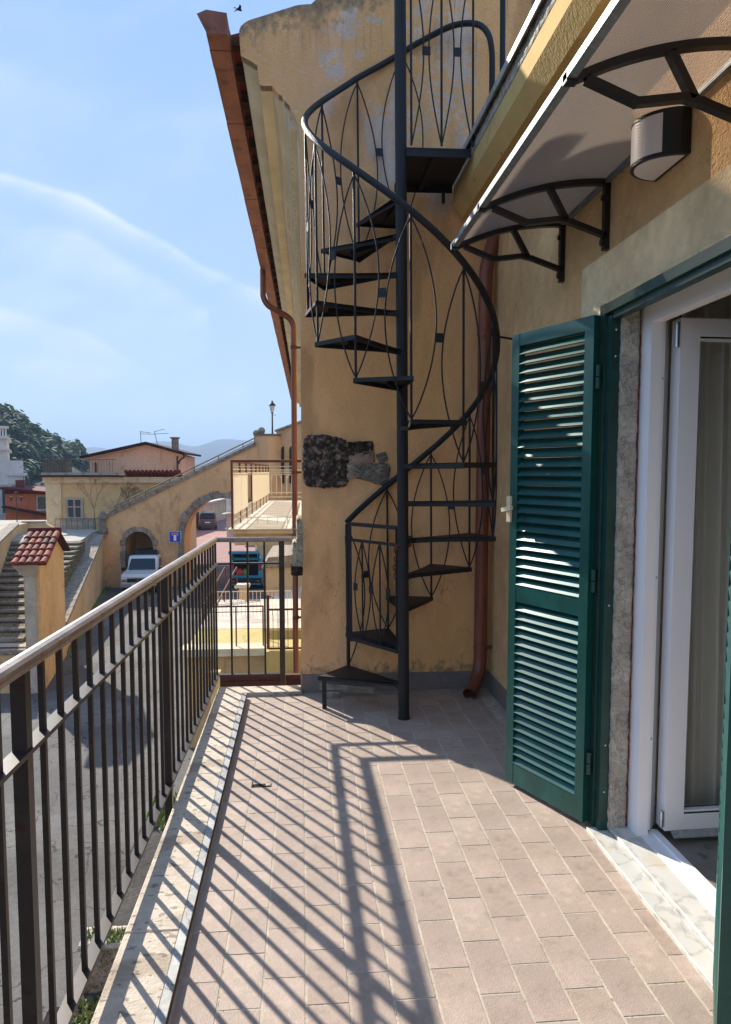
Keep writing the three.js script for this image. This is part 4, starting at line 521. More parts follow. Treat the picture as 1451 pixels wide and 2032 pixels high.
// ---------------------------------------------------------------- the wall with two arches under a climbing stair
{
  const w = thing('arched_wall', 'tan wall carrying a climbing stair, pierced by a small and a large arch', 'wall'); const zf = -38, pts = [[-10.15, GY]];
  const arch = (c, r, sp) => { pts.push([c - r, GY]); for (let i = 0; i <= 24; i++) { const a = Math.PI * (1 - i / 24); pts.push([c + r * Math.cos(a), sp + r * Math.sin(a)]); } pts.push([c + r, GY]); };
  arch(-8.36, 0.72, -2.2); arch(-4.0, 2.16, -1.95); pts.push([-0.6, GY], [-0.6, 2.95], [-2.36, 2.95], [-10.15, -0.85]); const g = extr(pts, 2.6); g.translate(0, 0, zf - 2.6); mesh('wall', metres(g), M.arch, w);
  const rs = rng(31); const vouss = (c, r, sp, n, t0, t1, a0, a1) => { for (let i = 0; i < n; i++) { const b0 = lerp(a0, a1, (i + 0.03) / n) * D2R, b1 = lerp(a0, a1, (i + 0.97) / n) * D2R, R1 = r + lerp(t0, t1, rs()), q = []; for (let k = 0; k <= 3; k++) { const a = lerp(b0, b1, k / 3); q.push([c + (r - 0.02) * Math.cos(a), sp + (r - 0.02) * Math.sin(a)]); } for (let k = 3; k >= 0; k--) { const a = lerp(b0, b1, k / 3); q.push([c + R1 * Math.cos(a), sp + R1 * Math.sin(a)]); } const e = extr(q, 0.5, 0.012); e.translate(0, 0, zf - 0.4 + rs() * 0.03); mesh('arch_stone', metres(e), rs() < 0.5 ? M.stoneDark : M.stoneGrey, w); } };
  vouss(-8.36, 0.72, -2.2, 11, 0.14, 0.24, 0, 180); vouss(-4.0, 2.16, -1.95, 15, 0.22, 0.36, 0, 180);
  for (const [x, s, n, w0, w1] of [[-9.08, -1, 7, 0.12, 0.3], [-7.64, 1, 8, 0.14, 0.4], [-6.16, -1, 7, 0.2, 0.34], [-1.84, 1, 7, 0.2, 0.34]]) { const top = Math.abs(x + 8.36) < 1 ? -2.21 : -1.96; for (let i = 0; i < n; i++) { const hh = (top - GY) / n, wd = lerp(w0, w1, rs()); mesh('jamb_stone', chamfer(wd, hh - 0.02, 0.44, 0.015, x + s * (wd / 2 - 0.02), GY + hh * (i + 0.5), zf - 0.17 + rs() * 0.02), rs() < 0.45 ? M.stoneDark : M.stoneGrey, w); } }
  for (let i = 0; i < 12; i++) { const a = i / 12, b = (i + 0.97) / 12, P = (u) => V(lerp(-10.0, -2.36, u), lerp(-0.73, 2.99, u), zf - 0.12); mesh('coping_stone', bar(P(a), P(b), 0.42, 0.17), rs() < 0.4 ? M.stoneDark : M.stoneGrey, w); }
  mesh('handrail', [rod(V(-9.9, -0.36, zf - 0.2), V(-2.4, 3.3, zf - 0.2), 0.035), rod(V(-9.9, -0.52, zf - 0.2), V(-2.4, 3.14, zf - 0.2), 0.022)], M.stoneGrey, w); for (let i = 0; i < 6; i++) { const u = (i + 0.5) / 6; mesh('rail_post', rod(V(lerp(-9.9, -2.4, u), lerp(-0.8, 2.86, u), zf - 0.2), V(lerp(-9.9, -2.4, u), lerp(-0.36, 3.3, u), zf - 0.2), 0.02), M.ironFar, w); }
  const f = new THREE.LatheGeometry([[0, 0], [0.24, 0], [0.24, 0.28], [0.17, 0.34], [0.17, 0.72], [0.26, 0.8], [0.26, 0.88], [0.15, 0.95], [0.16, 1.05], [0.08, 1.16], [0, 1.18]].map(([x, y]) => new THREE.Vector2(x, y)), 8); mesh('newel', rough(f.translate(-10.12, -1.64, zf + 0.1), 0.015, 20, 61), M.stoneDark, w);
  for (const [x, y, r] of [[-2.36, 3.55, 0.16], [-2.08, 3.66, 0.2]]) { mesh('ball_finial', new THREE.SphereGeometry(r, 16, 12).translate(x, y, zf - 0.3), M.stoneGrey, w); mesh('finial_foot', new THREE.CylinderGeometry(0.09, 0.12, 0.4, 10).translate(x, y - 0.33, zf - 0.3), M.stoneGrey, w); }
}
{
  const b = thing('corner_tower', 'rounded tan building with dark arched doors at the head of the climbing stair', 'building'); mesh('round_wall', new THREE.CylinderGeometry(0.75, 0.75, 8, 24).translate(-1.72, -0.62, -38.5).toNonIndexed(), M.arch, b); mesh('terrace_edge', new THREE.CylinderGeometry(0.8, 0.78, 0.12, 24).translate(-1.72, 3.43, -38.5), M.stoneGrey, b);
  mesh('wall', poly([[-1.3, GY, -38.3], [0.6, GY, -36.6], [0.6, 4.2, -36.6], [-1.3, 3.62, -38.3], [-1.3, GY, -44], [0.6, GY, -44], [0.6, 4.2, -44], [-1.3, 3.62, -44]], [[0, 1, 2, 3], [5, 4, 7, 6], [0, 3, 7, 4], [1, 5, 6, 2], [3, 2, 6, 7]]), M.arch, b);
  for (const t of [0.18, 0.4]) { const x = lerp(-1.3, 0.6, t), z = lerp(-38.3, -36.6, t) + 0.02; const s = [[-0.13, 0], [0.13, 0], [0.13, 1.7], [0.09, 1.84], [0, 1.9], [-0.09, 1.84], [-0.13, 1.7]], e = extr(s, 0.06); e.rotateY(0.73); e.translate(x, 0.95, z); mesh('door', metres(e), M.maroon, b); }
  mesh('coping', bar(V(-1.32, 3.66, -38.3), V(0.6, 4.25, -36.6), 0.2, 0.1), M.stoneGrey, b);
}
{
  const l = thing('street_lamp', 'dark lantern street lamp on a post above the corner tower', 'lamp', [-1.52, 3.46, -38.6]); mesh('post', [new THREE.CylinderGeometry(0.035, 0.05, 1.2, 10).translate(0, 0.6, 0), new THREE.CylinderGeometry(0.07, 0.07, 0.06, 10).translate(0, 1.16, 0), rod(V(0, 1.05, 0), V(0.2, 1.04, 0), 0.012)], M.ironFar, l); mesh('lantern_glass', new THREE.CylinderGeometry(0.13, 0.075, 0.3, 6).translate(0, 1.38, 0), M.diffuser, l);
  const fr = []; for (let i = 0; i < 6; i++) { const a = i / 6 * 6.283; fr.push(rod(V(Math.cos(a) * 0.08, 1.22, Math.sin(a) * 0.08), V(Math.cos(a) * 0.135, 1.54, Math.sin(a) * 0.135), 0.009, 5)); } mesh('lantern_frame', fr, M.ironFar, l); mesh('lantern_cap', new THREE.LatheGeometry([[0.19, 1.53], [0.2, 1.55], [0.13, 1.63], [0.06, 1.68], [0.05, 1.74], [0.02, 1.8], [0, 1.82]].map(([x, y]) => new THREE.Vector2(x, y)), 12), M.ironFar, l);
}
{ // bare shrub on the stair
  const s = thing('bare_shrub', 'leafless shrub growing behind the climbing stair coping', 'shrub', [-9.5, -1.55, -39.7]); const rb = rng(55), br = []; const grow = (p, d, L, r, k) => { const q = p.clone().addScaledVector(d, L); br.push(rod(p, q, r, 4)); if (k) for (let i = 0; i < 3; i++) grow(q, d.clone().add(V((rb() - 0.5) * 1.3, 0.15 + (rb() - 0.5) * 0.6, (rb() - 0.5) * 0.8)).normalize(), L * 0.66, r * 0.62, k - 1); }; for (let i = 0; i < 5; i++) grow(V((i - 2) * 0.75, 0, 0), V((rb() - 0.5) * 0.6, 1, 0).normalize(), 0.75 + rb() * 0.4, 0.016, 4); mesh('branches', br, M.bark, s).userData.kind = 'stuff';
}
// ---------------------------------------------------------------- houses behind
{
  const b = thing('ochre_house', 'single storey ochre house with white framed window and roof terrace', 'house'); box3(b, 'wall', M.ochre, -13.55, -6.6, GY, 0.95, -46, -40.5); box3(b, 'corner_pier', M.ochrePale, -13.75, -12.95, -1.6, 0.95, -46, -40.42); box3(b, 'cornice', M.ochrePale, -13.85, -6.5, 0.95, 1.26, -46, -40.3); mesh('roof_edge', span(-14.15, -9.6, 1.26, 1.36, -46, -40.0), M.roofDark, b); mesh('terrace_parapet', span(-13.9, -9.9, 1.36, 1.5, -40.5, -40.3), M.stoneFrame, b);
  windowOn(b, -12.29, -0.44, 0.76, 0.94, -40.5); mesh('lower_band', span(-13.4, -11.2, -1.55, -1.02, -40.5, -40.44), M.stoneFrame, b);
  for (let i = 0; i < 14; i++) { const g = new THREE.CylinderGeometry(0.1, 0.12, 0.7, 8, 1); g.rotateX(1.15); mesh('eaves_tile', g.translate(-9.4 + i * 0.215, 1.42, -40.3), M.roofRed, b); }
  const rl = []; for (let i = 0; i <= 22; i++) rl.push(rod(V(-13.9 + i * 0.15 + (i > 8 ? 0.4 : 0), 1.5, -40.4), V(-13.9 + i * 0.15 + (i > 8 ? 0.4 : 0), 2.2, -40.4), 0.009, 4)); rl.push(rod(V(-13.9, 2.2, -40.4), V(-10.0, 2.2, -40.4), 0.016)); mesh('terrace_railing', rl, M.ironFar, b).userData.kind = 'stuff'; mesh('reed_screen', span(-13.85, -12.35, 1.52, 2.15, -40.46, -40.44), M.woodGrey, b);
  const low = thing('window_grille', 'low iron railing in front of the ochre house window', 'railing'); const lr = [rod(V(-13.2, -0.98, -40.1), V(-10.9, -0.98, -40.1), 0.015)]; for (let i = 0; i < 9; i++) lr.push(rod(V(-13.2 + i * 0.2875, -1.55, -40.1), V(-13.2 + i * 0.2875, -0.98, -40.1), 0.012, 4)); mesh('grille', lr, M.ironFar, low).userData.kind = 'stuff';
}
{
  const b = thing('gabled_house', 'pinkish plastered gable of a house with low roof, chimney and aerials', 'house'); const g = extr([[-13.0, 0], [-7.62, 0], [-7.62, 2.55], [-9.6, 3.1], [-13.0, 2.35]], 7); g.translate(0, 0, -53); mesh('wall', metres(g), M.pink, b);
  mesh('roof', [bar(V(-13.45, 2.42, -49.4), V(-9.52, 3.3, -49.4), 7.6, 0.14), bar(V(-9.52, 3.3, -49.4), V(-7.2, 2.66, -49.4), 7.6, 0.138)], M.roofDark, b); mesh('verge', [bar(V(-13.3, 2.3, -45.95), V(-9.55, 3.14, -45.95), 0.12, 0.1), bar(V(-9.55, 3.14, -45.95), V(-7.35, 2.53, -45.95), 0.12, 0.1)], M.pink, b);
  mesh('chimney', [span(-8.12, -7.74, 2.5, 3.62, -47, -46.6), span(-8.2, -7.66, 3.62, 3.7, -47.08, -46.52)], M.stoneDark, b); mesh('rainpipe', [rod(V(-7.66, 2.5, -45.9), V(-7.66, 0, -45.9), 0.06)], M.ironRust, b); mesh('rainpipe', [rod(V(-12.6, 2.1, -45.9), V(-12.6, 0.5, -45.9), 0.06)], M.ironRust, b); mesh('gutter_end', tube([V(-7.3, 2.6, -45.9), V(-7.25, 2.45, -45.9), V(-7.5, 2.25, -45.9), V(-7.6, 2.0, -45.9)], 0.05, 16, 8), M.ironFar, b);
  for (const [x, lean, k] of [[-9.95, -0.02, 1], [-9.0, -0.12, -1]]) { const a = []; a.push(rod(V(x - lean, 2.9, -46.4), V(x + lean, 4.05, -46.4), 0.018), rod(V(x + lean, 4.02, -46.4), V(x + lean + 0.62, 4.02 + (k < 0 ? 0.16 : -0.08), -46.4), 0.014), rod(V(x + lean, 3.88, -46.4), V(x + lean + 0.85, 3.88 + (k < 0 ? 0.04 : -0.02), -46.4), 0.014)); mesh('aerial', a, M.ironFar, b); }
}
{
  const b = thing('white_palazzo', 'tall white building with green shutters and balustraded roof at the left edge', 'building'); box3(b, 'tower', M.white, -30, -23.2, GY, 4.1, -70, -60); mesh('cornice', [span(-30, -23.0, 3.2, 3.35, -70, -59.8), span(-30, -23.0, 4.1, 4.3, -70, -59.8)], M.white, b); for (let i = 0; i < 14; i++) box3(b, 'baluster', M.white, -25.9 + i * 0.2, -25.78 + i * 0.2, 4.3, 4.9, -60.1, -60); mesh('balustrade_rail', span(-30, -23.0, 4.9, 5.1, -60.2, -59.9), M.white, b);
  box3(b, 'wing', M.white, -23.2, -22.0, GY, 1.2, -70, -60.02); mesh('wing_parapet', [span(-23.2, -21.8, 1.2, 1.4, -70, -59.9), span(-23.2, -22.1, 1.4, 2.4, -70, -60.1)], M.white, b);
  for (const [x, y, w, h] of [[-24.3, -0.8, 0.34, 2.4], [-23.5, -0.75, 0.3, 2.0], [-22.62, -0.7, 0.3, 2.0], [-24.2, 2.1, 0.5, 1.4], [-24.3, -3.2, 0.4, 0.9], [-23.5, -3.1, 0.3, 0.8], [-22.62, -3.0, 0.3, 0.7]]) { const o = mesh('window', span(x - w / 2, x + w / 2, y - h / 2, y + h / 2, -60.0, -59.93), M.shutterGreen, b); mesh('sill', span(x - w / 2 - 0.12, x + w / 2 + 0.12, y - h / 2 - 0.12, y - h / 2, -60, -59.85), M.white, o); mesh('hood', span(x - w / 2 - 0.12, x + w / 2 + 0.12, y + h / 2 + 0.2, y + h / 2 + 0.3, -60, -59.85), M.white, o); }
  const a = 0.35, C = V(-22.2, 0, -60), q = C.clone().applyAxisAngle(V(0, 1, 0), a); b.rotation.y = a; b.position.copy(C).sub(q);
}
{
  const b = thing('orange_house', 'terracotta orange house between the white building and the ochre house', 'house'); box3(b, 'wall', M.orange, -21.6, -17.5, GY, -0.1, -60, -55); mesh('roof', [bar(V(-21.9, 0.35, -57.5), V(-17.2, -0.1, -57.5), 6, 0.14), poly([[-21.6, -0.1, -55], [-17.5, -0.1, -55], [-21.6, 0.28, -55], [-21.6, -0.1, -60], [-17.5, -0.1, -60], [-21.6, 0.28, -60]], [[0, 1, 2], [5, 4, 3], [1, 4, 5, 2]])], M.roofRed, b); mesh('lower_roof', bar(V(-21.6, -1.0, -54.8), V(-18.6, -1.6, -54.8), 0.9, 0.12), M.roofDark, b); windowOn(b, -19.0, -0.75, 0.55, 0.9, -55, M.stoneFrame, M.windowDark, false); mesh('chimney', span(-21.2, -20.7, 0.2, 0.9, -56.5, -56), M.brickRed, b); mesh('aerial', [rod(V(-20.6, 0.2, -56), V(-20.6, 1.2, -56), 0.02), rod(V(-21, 1.1, -56), V(-20.1, 1.1, -56), 0.012), rod(V(-21, 0.9, -56), V(-20.1, 0.95, -56), 0.012)], M.ironFar, b);
  const l = thing('double_lantern', 'dark three armed lantern standing in front of the orange house', 'lamp', [-17.4, -1.55, -46]); mesh('post', rod(V(0, 0, 0), V(0, 1.6, 0), 0.03), M.ironFar, l); mesh('arms', [rod(V(-0.3, 1.2, 0), V(0.3, 1.2, 0), 0.02), rod(V(-0.3, 1.2, 0), V(-0.3, 1.35, 0), 0.02), rod(V(0.3, 1.2, 0), V(0.3, 1.35, 0), 0.02)], M.ironFar, l); for (const [x, y] of [[-0.3, 1.45], [0.3, 1.45], [0, 1.75]]) mesh('lantern', new THREE.CylinderGeometry(0.11, 0.06, 0.22, 6).translate(x, y, 0), M.ironFar, l);
}
// the lane seen through the large arch
{
  const b = thing('lane_house', 'yellow rendered lane house with white eaves seen through the large arch', 'house'); mesh('wall', poly([[-13.2, GY, -60], [-9.5, GY, -92], [-9.5, -1.9, -92], [-13.2, -2.2, -60], [-20, GY, -60], [-20, GY, -92], [-20, -1.9, -92], [-20, -2.2, -60]], [[0, 1, 2, 3], [4, 7, 6, 5], [0, 3, 7, 4], [1, 5, 6, 2], [3, 2, 6, 7]]), M.ochrePale, b); mesh('eaves', bar(V(-13.0, -2.1, -60), V(-9.2, -1.8, -92), 0.6, 0.16), M.white, b); for (const z of [-66, -78]) { const u = (z + 60) / -32; mesh('door', bx(0.1, 1.6, 1.1, lerp(-13.2, -9.5, u) + 0.06, GY + 0.8, z, -0.115), M.maroon, b); }
}
{
  const b = thing('rose_house', 'rose plastered house with a balcony at the end of the lane', 'house'); box3(b, 'wall', M.rose, -13, -6.6, GY, 2.2, -104, -96); box3(b, 'pier', M.pink, -9.2, -8.3, GY, -0.2, -95.9, -95); mesh('balcony', [span(-8.3, -6.0, -1.9, -1.5, -96, -94.8), span(-8.3, -6.0, -1.5, -0.9, -94.9, -94.82)], M.ironFar, b); windowOn(b, -7.2, -0.4, 0.9, 1.6, -96, M.stoneFrame, M.windowDark, false);
}
{
  const b = thing('grey_lane_house', 'pale lane house with tall green shutters beyond the arch', 'house'); box3(b, 'wall', M.pink, -6.2, 1, GY, 2.2, -70, -62); box3(b, 'corner_pilaster', M.white, -6.35, -5.7, GY, 2.2, -62, -61.8); for (const [x, y0, y1] of [[-5.2, -4.3, -2.4], [-5.25, -1.3, 0.8]]) { const o = mesh('green_shutter', span(x - 0.35, x + 0.35, y0, y1, -61.98, -61.9), M.shutterGreen, b); mesh('frame', span(x + 0.38, x + 0.5, y0, y1, -61.98, -61.9), M.white, o); } mesh('door_hood', [bar(V(-6.6, -2.0, -61.2), V(-4.4, -1.75, -61.2), 1.2, 0.1)], M.white, b);
  const s = thing('lane_shrub', 'dark green climbing shrub beside the lane house', 'shrub', [-4.0, GY, -60.5]), rl = rng(88), gl = []; for (let i = 0; i < 500; i++) { const a = rl() * 6.28, r = Math.sqrt(rl()) * 0.62, y = rl() * 3.0, q = new THREE.CircleGeometry(0.08 + rl() * 0.06, 4); q.rotateX(rl() * 3); q.rotateY(rl() * 6); q.translate(Math.cos(a) * r, 0.3 + y, Math.sin(a) * r); gl.push(q); } mesh('foliage', gl, M.leaf, s).userData.kind = 'stuff'; mesh('stem', rod(V(0, 0, 0), V(0, 2.8, 0), 0.05), M.bark, s);
}
// ---------------------------------------------------------------- low houses under the balcony's end
{
  const b = thing('yellow_terrace_house', 'low yellow house with tiled roof terrace below the balcony end', 'house'); box3(b, 'wall', M.ochre, -2.5, 0.0, GY, -2.36, -21.5, -15.6); mesh('ledge', [span(-2.6, 0.0, -2.36, -2.2, -16.0, -15.45)], M.creamPale, b); box3(b, 'terrace_strip', M.yellow, -2.5, 0.0, -2.36, -2.21, -17.5, -16.0); box3(b, 'terrace_floor', M.terrazzo, -2.5, 0.0, -2.36, -2.205, -21.5, -17.5); box3(b, 'parapet', M.yellow, -0.8, 0.0, -2.36, -1.9, -16.0, -15.86); mesh('parapet_coping', span(-0.85, 0.0, -1.9, -1.84, -16.05, -15.8), M.creamPale, b);
  const rl = [rod(V(-2.5, -1.33, -15.7), V(-0.85, -1.33, -15.7), 0.018), rod(V(-2.5, -1.45, -15.7), V(-0.85, -1.45, -15.7), 0.01)]; for (const x of [-2.45, -1.44, -0.86]) rl.push(rod(V(x, -2.2, -15.7), V(x, -1.33, -15.7), 0.016)); mesh('terrace_rail', rl, M.ironRust, b).userData.kind = 'stuff'; const wr = [rod(V(-2.4, -1.55, -19), V(-0.3, -1.55, -19), 0.012)]; for (let i = 0; i < 22; i++) wr.push(rod(V(-2.4 + i * 0.1, -2.2, -19), V(-2.4 + i * 0.1, -1.55, -19), 0.007, 4)); mesh('inner_rail', wr, M.ironBeige, b).userData.kind = 'stuff';
  const fr = []; for (const [y] of [[-1.2], [-2.0]]) fr.push(rod(V(-0.7, y, -14.6), V(0, y, -14.6), 0.022)); fr.push(rod(V(-0.7, -2.0, -14.6), V(-0.7, -0.9, -14.6), 0.03)); for (let i = 0; i < 7; i++) fr.push(rod(V(-0.6 + i * 0.1, -2.0, -14.6), V(-0.6 + i * 0.1, -1.2, -14.6), 0.006, 4)); mesh('side_rail', fr, M.ironRust, b).userData.kind = 'stuff'; box3(b, 'side_balcony', M.yellow, -0.75, 0.0, -2.5, -2.04, -15.58, -14.5);
}
{
  const p = thing('stone_gate_pier', 'weathered yellow stone gate pier with white cap', 'pier', [-1.78, GY, -21.9]); mesh('shaft', rough(new THREE.BoxGeometry(0.26, 2.5, 0.26, 6, 30, 6).translate(0, 1.25, 0), 0.02, 14, 71), M.ochrePale, p); mesh('cap', chamfer(0.4, 0.1, 0.4, 0.02, 0, 2.55, 0), M.white, p); mesh('ball', new THREE.SphereGeometry(0.05, 10, 8).translate(-0.22, 2.5, 0), M.white, p);
  const r = thing('step_rail', 'sloping pinkish red iron stair rail left of the gate pier', 'railing'); const g = []; for (const dx of [0, 0.35]) { g.push(rod(V(-2.75 + dx, -2.15, -20.5), V(-2.35 + dx, -1.35, -22.3), 0.03)); for (let i = 0; i < 4; i++) { const u = i / 3; g.push(rod(V(-2.75 + dx + 0.4 * u, GY, -20.5 - 1.8 * u), V(-2.75 + dx + 0.4 * u, -2.15 + 0.8 * u, -20.5 - 1.8 * u), 0.018)); } } mesh('rail', g, M.ironRust, r).userData.kind = 'stuff';
  const r2 = thing('garden_gate', 'open brown iron garden gate right of the gate pier', 'gate', [-1.6, GY, -21.8], 0.7); const gg = [rod(V(0, 0.1, 0), V(0, 2.4, 0), 0.02), rod(V(0.9, 0.1, 0), V(0.9, 2.1, 0), 0.02), rod(V(0, 2.4, 0), V(0.9, 2.1, 0), 0.02), rod(V(0, 1.2, 0), V(0.9, 1.2, 0), 0.016)]; mesh('frame', gg, M.ironRust, r2); mesh('leg', rod(V(0, 0, 0), V(0, 0.12, 0), 0.02), M.ironRust, r2);
}
{
  const b = thing('low_annex', 'low annexe with sloping grey coping beside the blue car', 'house'); box3(b, 'wall', M.ochrePale, -1.35, 0.4, GY, -2.0, -31, -27); mesh('coping', [poly([[-1.5, -2.0, -26.9], [0.5, -2.0, -26.9], [0.5, -1.45, -26.9], [-1.25, -1.6, -26.9], [-1.5, -2.0, -31.1], [0.5, -2.0, -31.1], [0.5, -1.45, -31.1], [-1.25, -1.6, -31.1]], [[0, 1, 2, 3], [5, 4, 7, 6], [0, 3, 7, 4], [3, 2, 6, 7], [1, 5, 6, 2], [0, 4, 5, 1]])], M.stoneGrey, b); mesh('buttress', poly([[-0.9, GY, -25.2], [0.3, GY, -25.2], [0.3, -3.0, -25.8], [-0.4, -3.1, -25.8], [-1.2, GY, -27], [0.3, GY, -27], [0.3, -2.6, -27], [-1.2, -3.0, -27]], [[0, 1, 2, 3], [3, 2, 6, 7], [0, 3, 7, 4], [1, 5, 6, 2]]), M.white, b);
}
{
  const b = thing('plank_shed', 'shed clad in peeling maroon boards below the end railing', 'shed'); box3(b, 'body', M.maroon, -0.98, -0.02, GY, -0.86, -8.72, -8.66); for (let i = 0; i < 9; i++) { const o = mesh('board', chamfer(0.98, 0.058, 0.03, 0.004, -0.5, -0.885 - i * 0.062, -8.645 + (i % 2) * 0.004), i === 2 || i === 4 ? M.greyWood : M.maroon, b); o.rotation.z = 0; } box3(b, 'corner_post', M.cream, -1.1, -0.99, GY, -0.8, -8.74, -8.62);
}
{
  const w = thing('kerb_wall', 'low mossy concrete wall end at the street edge below the railing', 'wall', [-2.3, GY, -8.2]); mesh('block', rough(new THREE.BoxGeometry(0.62, 0.55, 0.3, 16, 14, 8).translate(0.05, 0.27, -0.1), 0.025, 12, 81), M.stoneDark, w); mesh('top_slab', rough(new THREE.BoxGeometry(0.66, 0.07, 0.34, 16, 2, 8).translate(0.05, 0.56, -0.1), 0.012, 14, 83), M.rawJamb, w);
  const gp = [], rg = rng(15); for (let i = 0; i < 420; i++) { const top = rg() < 0.3, x = -2.55 + rg() * 0.5, z = top ? -8.4 + rg() * 0.25 : -8.05 + rg() * 0.9, y = top ? GY + 0.6 : GY + 0.01, h = 0.03 + rg() * 0.07, q = new THREE.ConeGeometry(0.012 + rg() * 0.018, h, 3); q.rotateX((rg() - 0.5) * 1.2); q.rotateZ((rg() - 0.5) * 1.2); q.translate(x, y + h / 2 - 0.01, z); gp.push(q); } for (let i = 0; i < 160; i++) { const x = -2.7 + rg() * 0.5, z = -13.2 + rg() * 1.2, h = 0.06 + rg() * 0.14, q = new THREE.ConeGeometry(0.03 + rg() * 0.03, h, 4); q.rotateX((rg() - 0.5)); q.rotateZ((rg() - 0.5)); q.translate(x, GY + h / 2, z); gp.push(q); } info(mesh('weeds', gp, M.leaf), 'patches of weeds at the foot of the house', 'weeds', null, 'stuff');
  const d = new THREE.PlaneGeometry(0.9, 1.7, 14, 24); d.rotateX(-Math.PI / 2); d.translate(-2.4, GY + 0.012, -7.1); struct('dirt_patch', rough(d, 0.02, 12, 91), M.dirt, 'brown rubble and earth at the street edge');
}
// ---------------------------------------------------------------- road sign and vehicles
{
  const s = thing('road_sign', 'square blue dead end road sign with white stem and red bar', 'sign', [-6.42, GY, -37.3]); mesh('post', rod(V(0.02, 0, -0.03), V(0.02, 2.95, -0.03), 0.03, 10), M.upvcGrey, s); const q = (x0, x1, y0, y1, z0, z1) => span(x0, x1, y0, y1, z0, z1); M.signBlue = mat({ color: hex('#1148b4'), roughness: 0.4 }); M.signWhite = mat({ color: hex('#e8e8e6'), roughness: 0.5 }); M.signRed = mat({ color: hex('#d8352a'), roughness: 0.5 });
  mesh('panel', chamfer(0.58, 0.56, 0.02, 0.006, 0, 2.66, 0), M.signWhite, s); mesh('face', q(-0.275, 0.275, 2.395, 2.925, 0.0102, 0.013), M.signBlue, s); mesh('stem_mark', q(-0.065, 0.065, 2.46, 2.76, 0.0132, 0.016), M.signWhite, s); mesh('bar_mark', [q(-0.155, 0.155, 2.74, 2.86, 0.0162, 0.0175)], M.signWhite, s); mesh('red_mark', [q(-0.14, 0.14, 2.755, 2.845, 0.0178, 0.0195)], M.signRed, s);
}
function wheel(parent, x, z, r = 0.34, w = 0.2) { const g = new THREE.CylinderGeometry(r, r, w, 24); g.rotateZ(Math.PI / 2); g.translate(x, r, z); const o = mesh('wheel', g.toNonIndexed(), M.tyre, parent); const h = new THREE.CylinderGeometry(r * 0.6, r * 0.6, w + 0.02, 16); h.rotateZ(Math.PI / 2); h.translate(x, r, z); mesh('rim', h.toNonIndexed(), M.chrome, o); }
{
  const c = thing('off_road_car', 'white boxy off road car parked in front of the small arch', 'car', [-7.93, GY, -35.6], 0.03); const paint = mat({ color: hex('#d9dad8'), roughness: 0.3, metalness: 0.1 });
  const body = (pts, w, b = 0.03) => { const g = extr(pts, w - 2 * b, b); g.rotateY(-Math.PI / 2); g.translate(w / 2 - b, 0, 0); return metres(g); };   // profile in z (forward is +z) and y
  mesh('body', [body([[-3.6, 0.42], [0.0, 0.42], [0.02, 0.78], [-0.05, 0.98], [-1.15, 1.05], [-3.6, 1.05]], 1.6)], paint, c); mesh('cabin', [body([[-3.55, 1.05], [-1.12, 1.05], [-1.62, 1.62], [-1.75, 1.68], [-3.45, 1.68]], 1.46, 0.05)], paint, c);
  mesh('windscreen', poly([[-0.66, 1.1, -1.04], [0.66, 1.1, -1.04], [0.58, 1.6, -1.475], [-0.58, 1.6, -1.475]], [[0, 1, 2, 3]]), M.glassDark, c); for (const s of [-1, 1]) mesh('side_window', bx(0.02, 0.42, 1.4, s * 0.737, 1.34, -2.5), M.glassDark, c);
  mesh('grille', [span(-0.5, 0.5, 0.62, 0.82, 0.02, 0.06)], M.seal, c); mesh('badge', chamfer(0.08, 0.05, 0.02, 0.008, 0, 0.72, 0.065), M.chrome, c); for (const s of [-1, 1]) { mesh('headlight', chamfer(0.24, 0.16, 0.05, 0.02, s * 0.63, 0.72, 0.05), M.chrome, c); mesh('mirror', chamfer(0.2, 0.17, 0.1, 0.03, s * 0.9, 1.12, -1.1), M.blackPlastic, c); for (const z of [-0.72, -2.9]) wheel(c, s * 0.7, z, 0.36, 0.22); }
  mesh('bumper', [chamfer(1.62, 0.2, 0.2, 0.03, 0, 0.48, 0.1)], M.upvcGrey, c); mesh('number_plate', span(-0.26, 0.26, 0.44, 0.55, 0.202, 0.212), M.signWhite, c); mesh('bonnet_crease', [span(-0.72, 0.72, 0.845, 0.86, 0.012, 0.03)], M.seal, c); mesh('skid_plate', span(-0.6, 0.6, 0.22, 0.4, -0.3, 0.02), M.seal, c);
  mesh('roof_rack', [rod(V(-0.6, 1.78, -1.8), V(0.6, 1.78, -1.8), 0.025), rod(V(-0.6, 1.78, -3.2), V(0.6, 1.78, -3.2), 0.025), rod(V(-0.62, 1.76, -1.7), V(-0.62, 1.76, -3.4), 0.03), rod(V(0.62, 1.76, -1.7), V(0.62, 1.76, -3.4), 0.03), span(-0.5, 0.55, 1.8, 1.95, -3.1, -2.0)], M.seal, c);
}
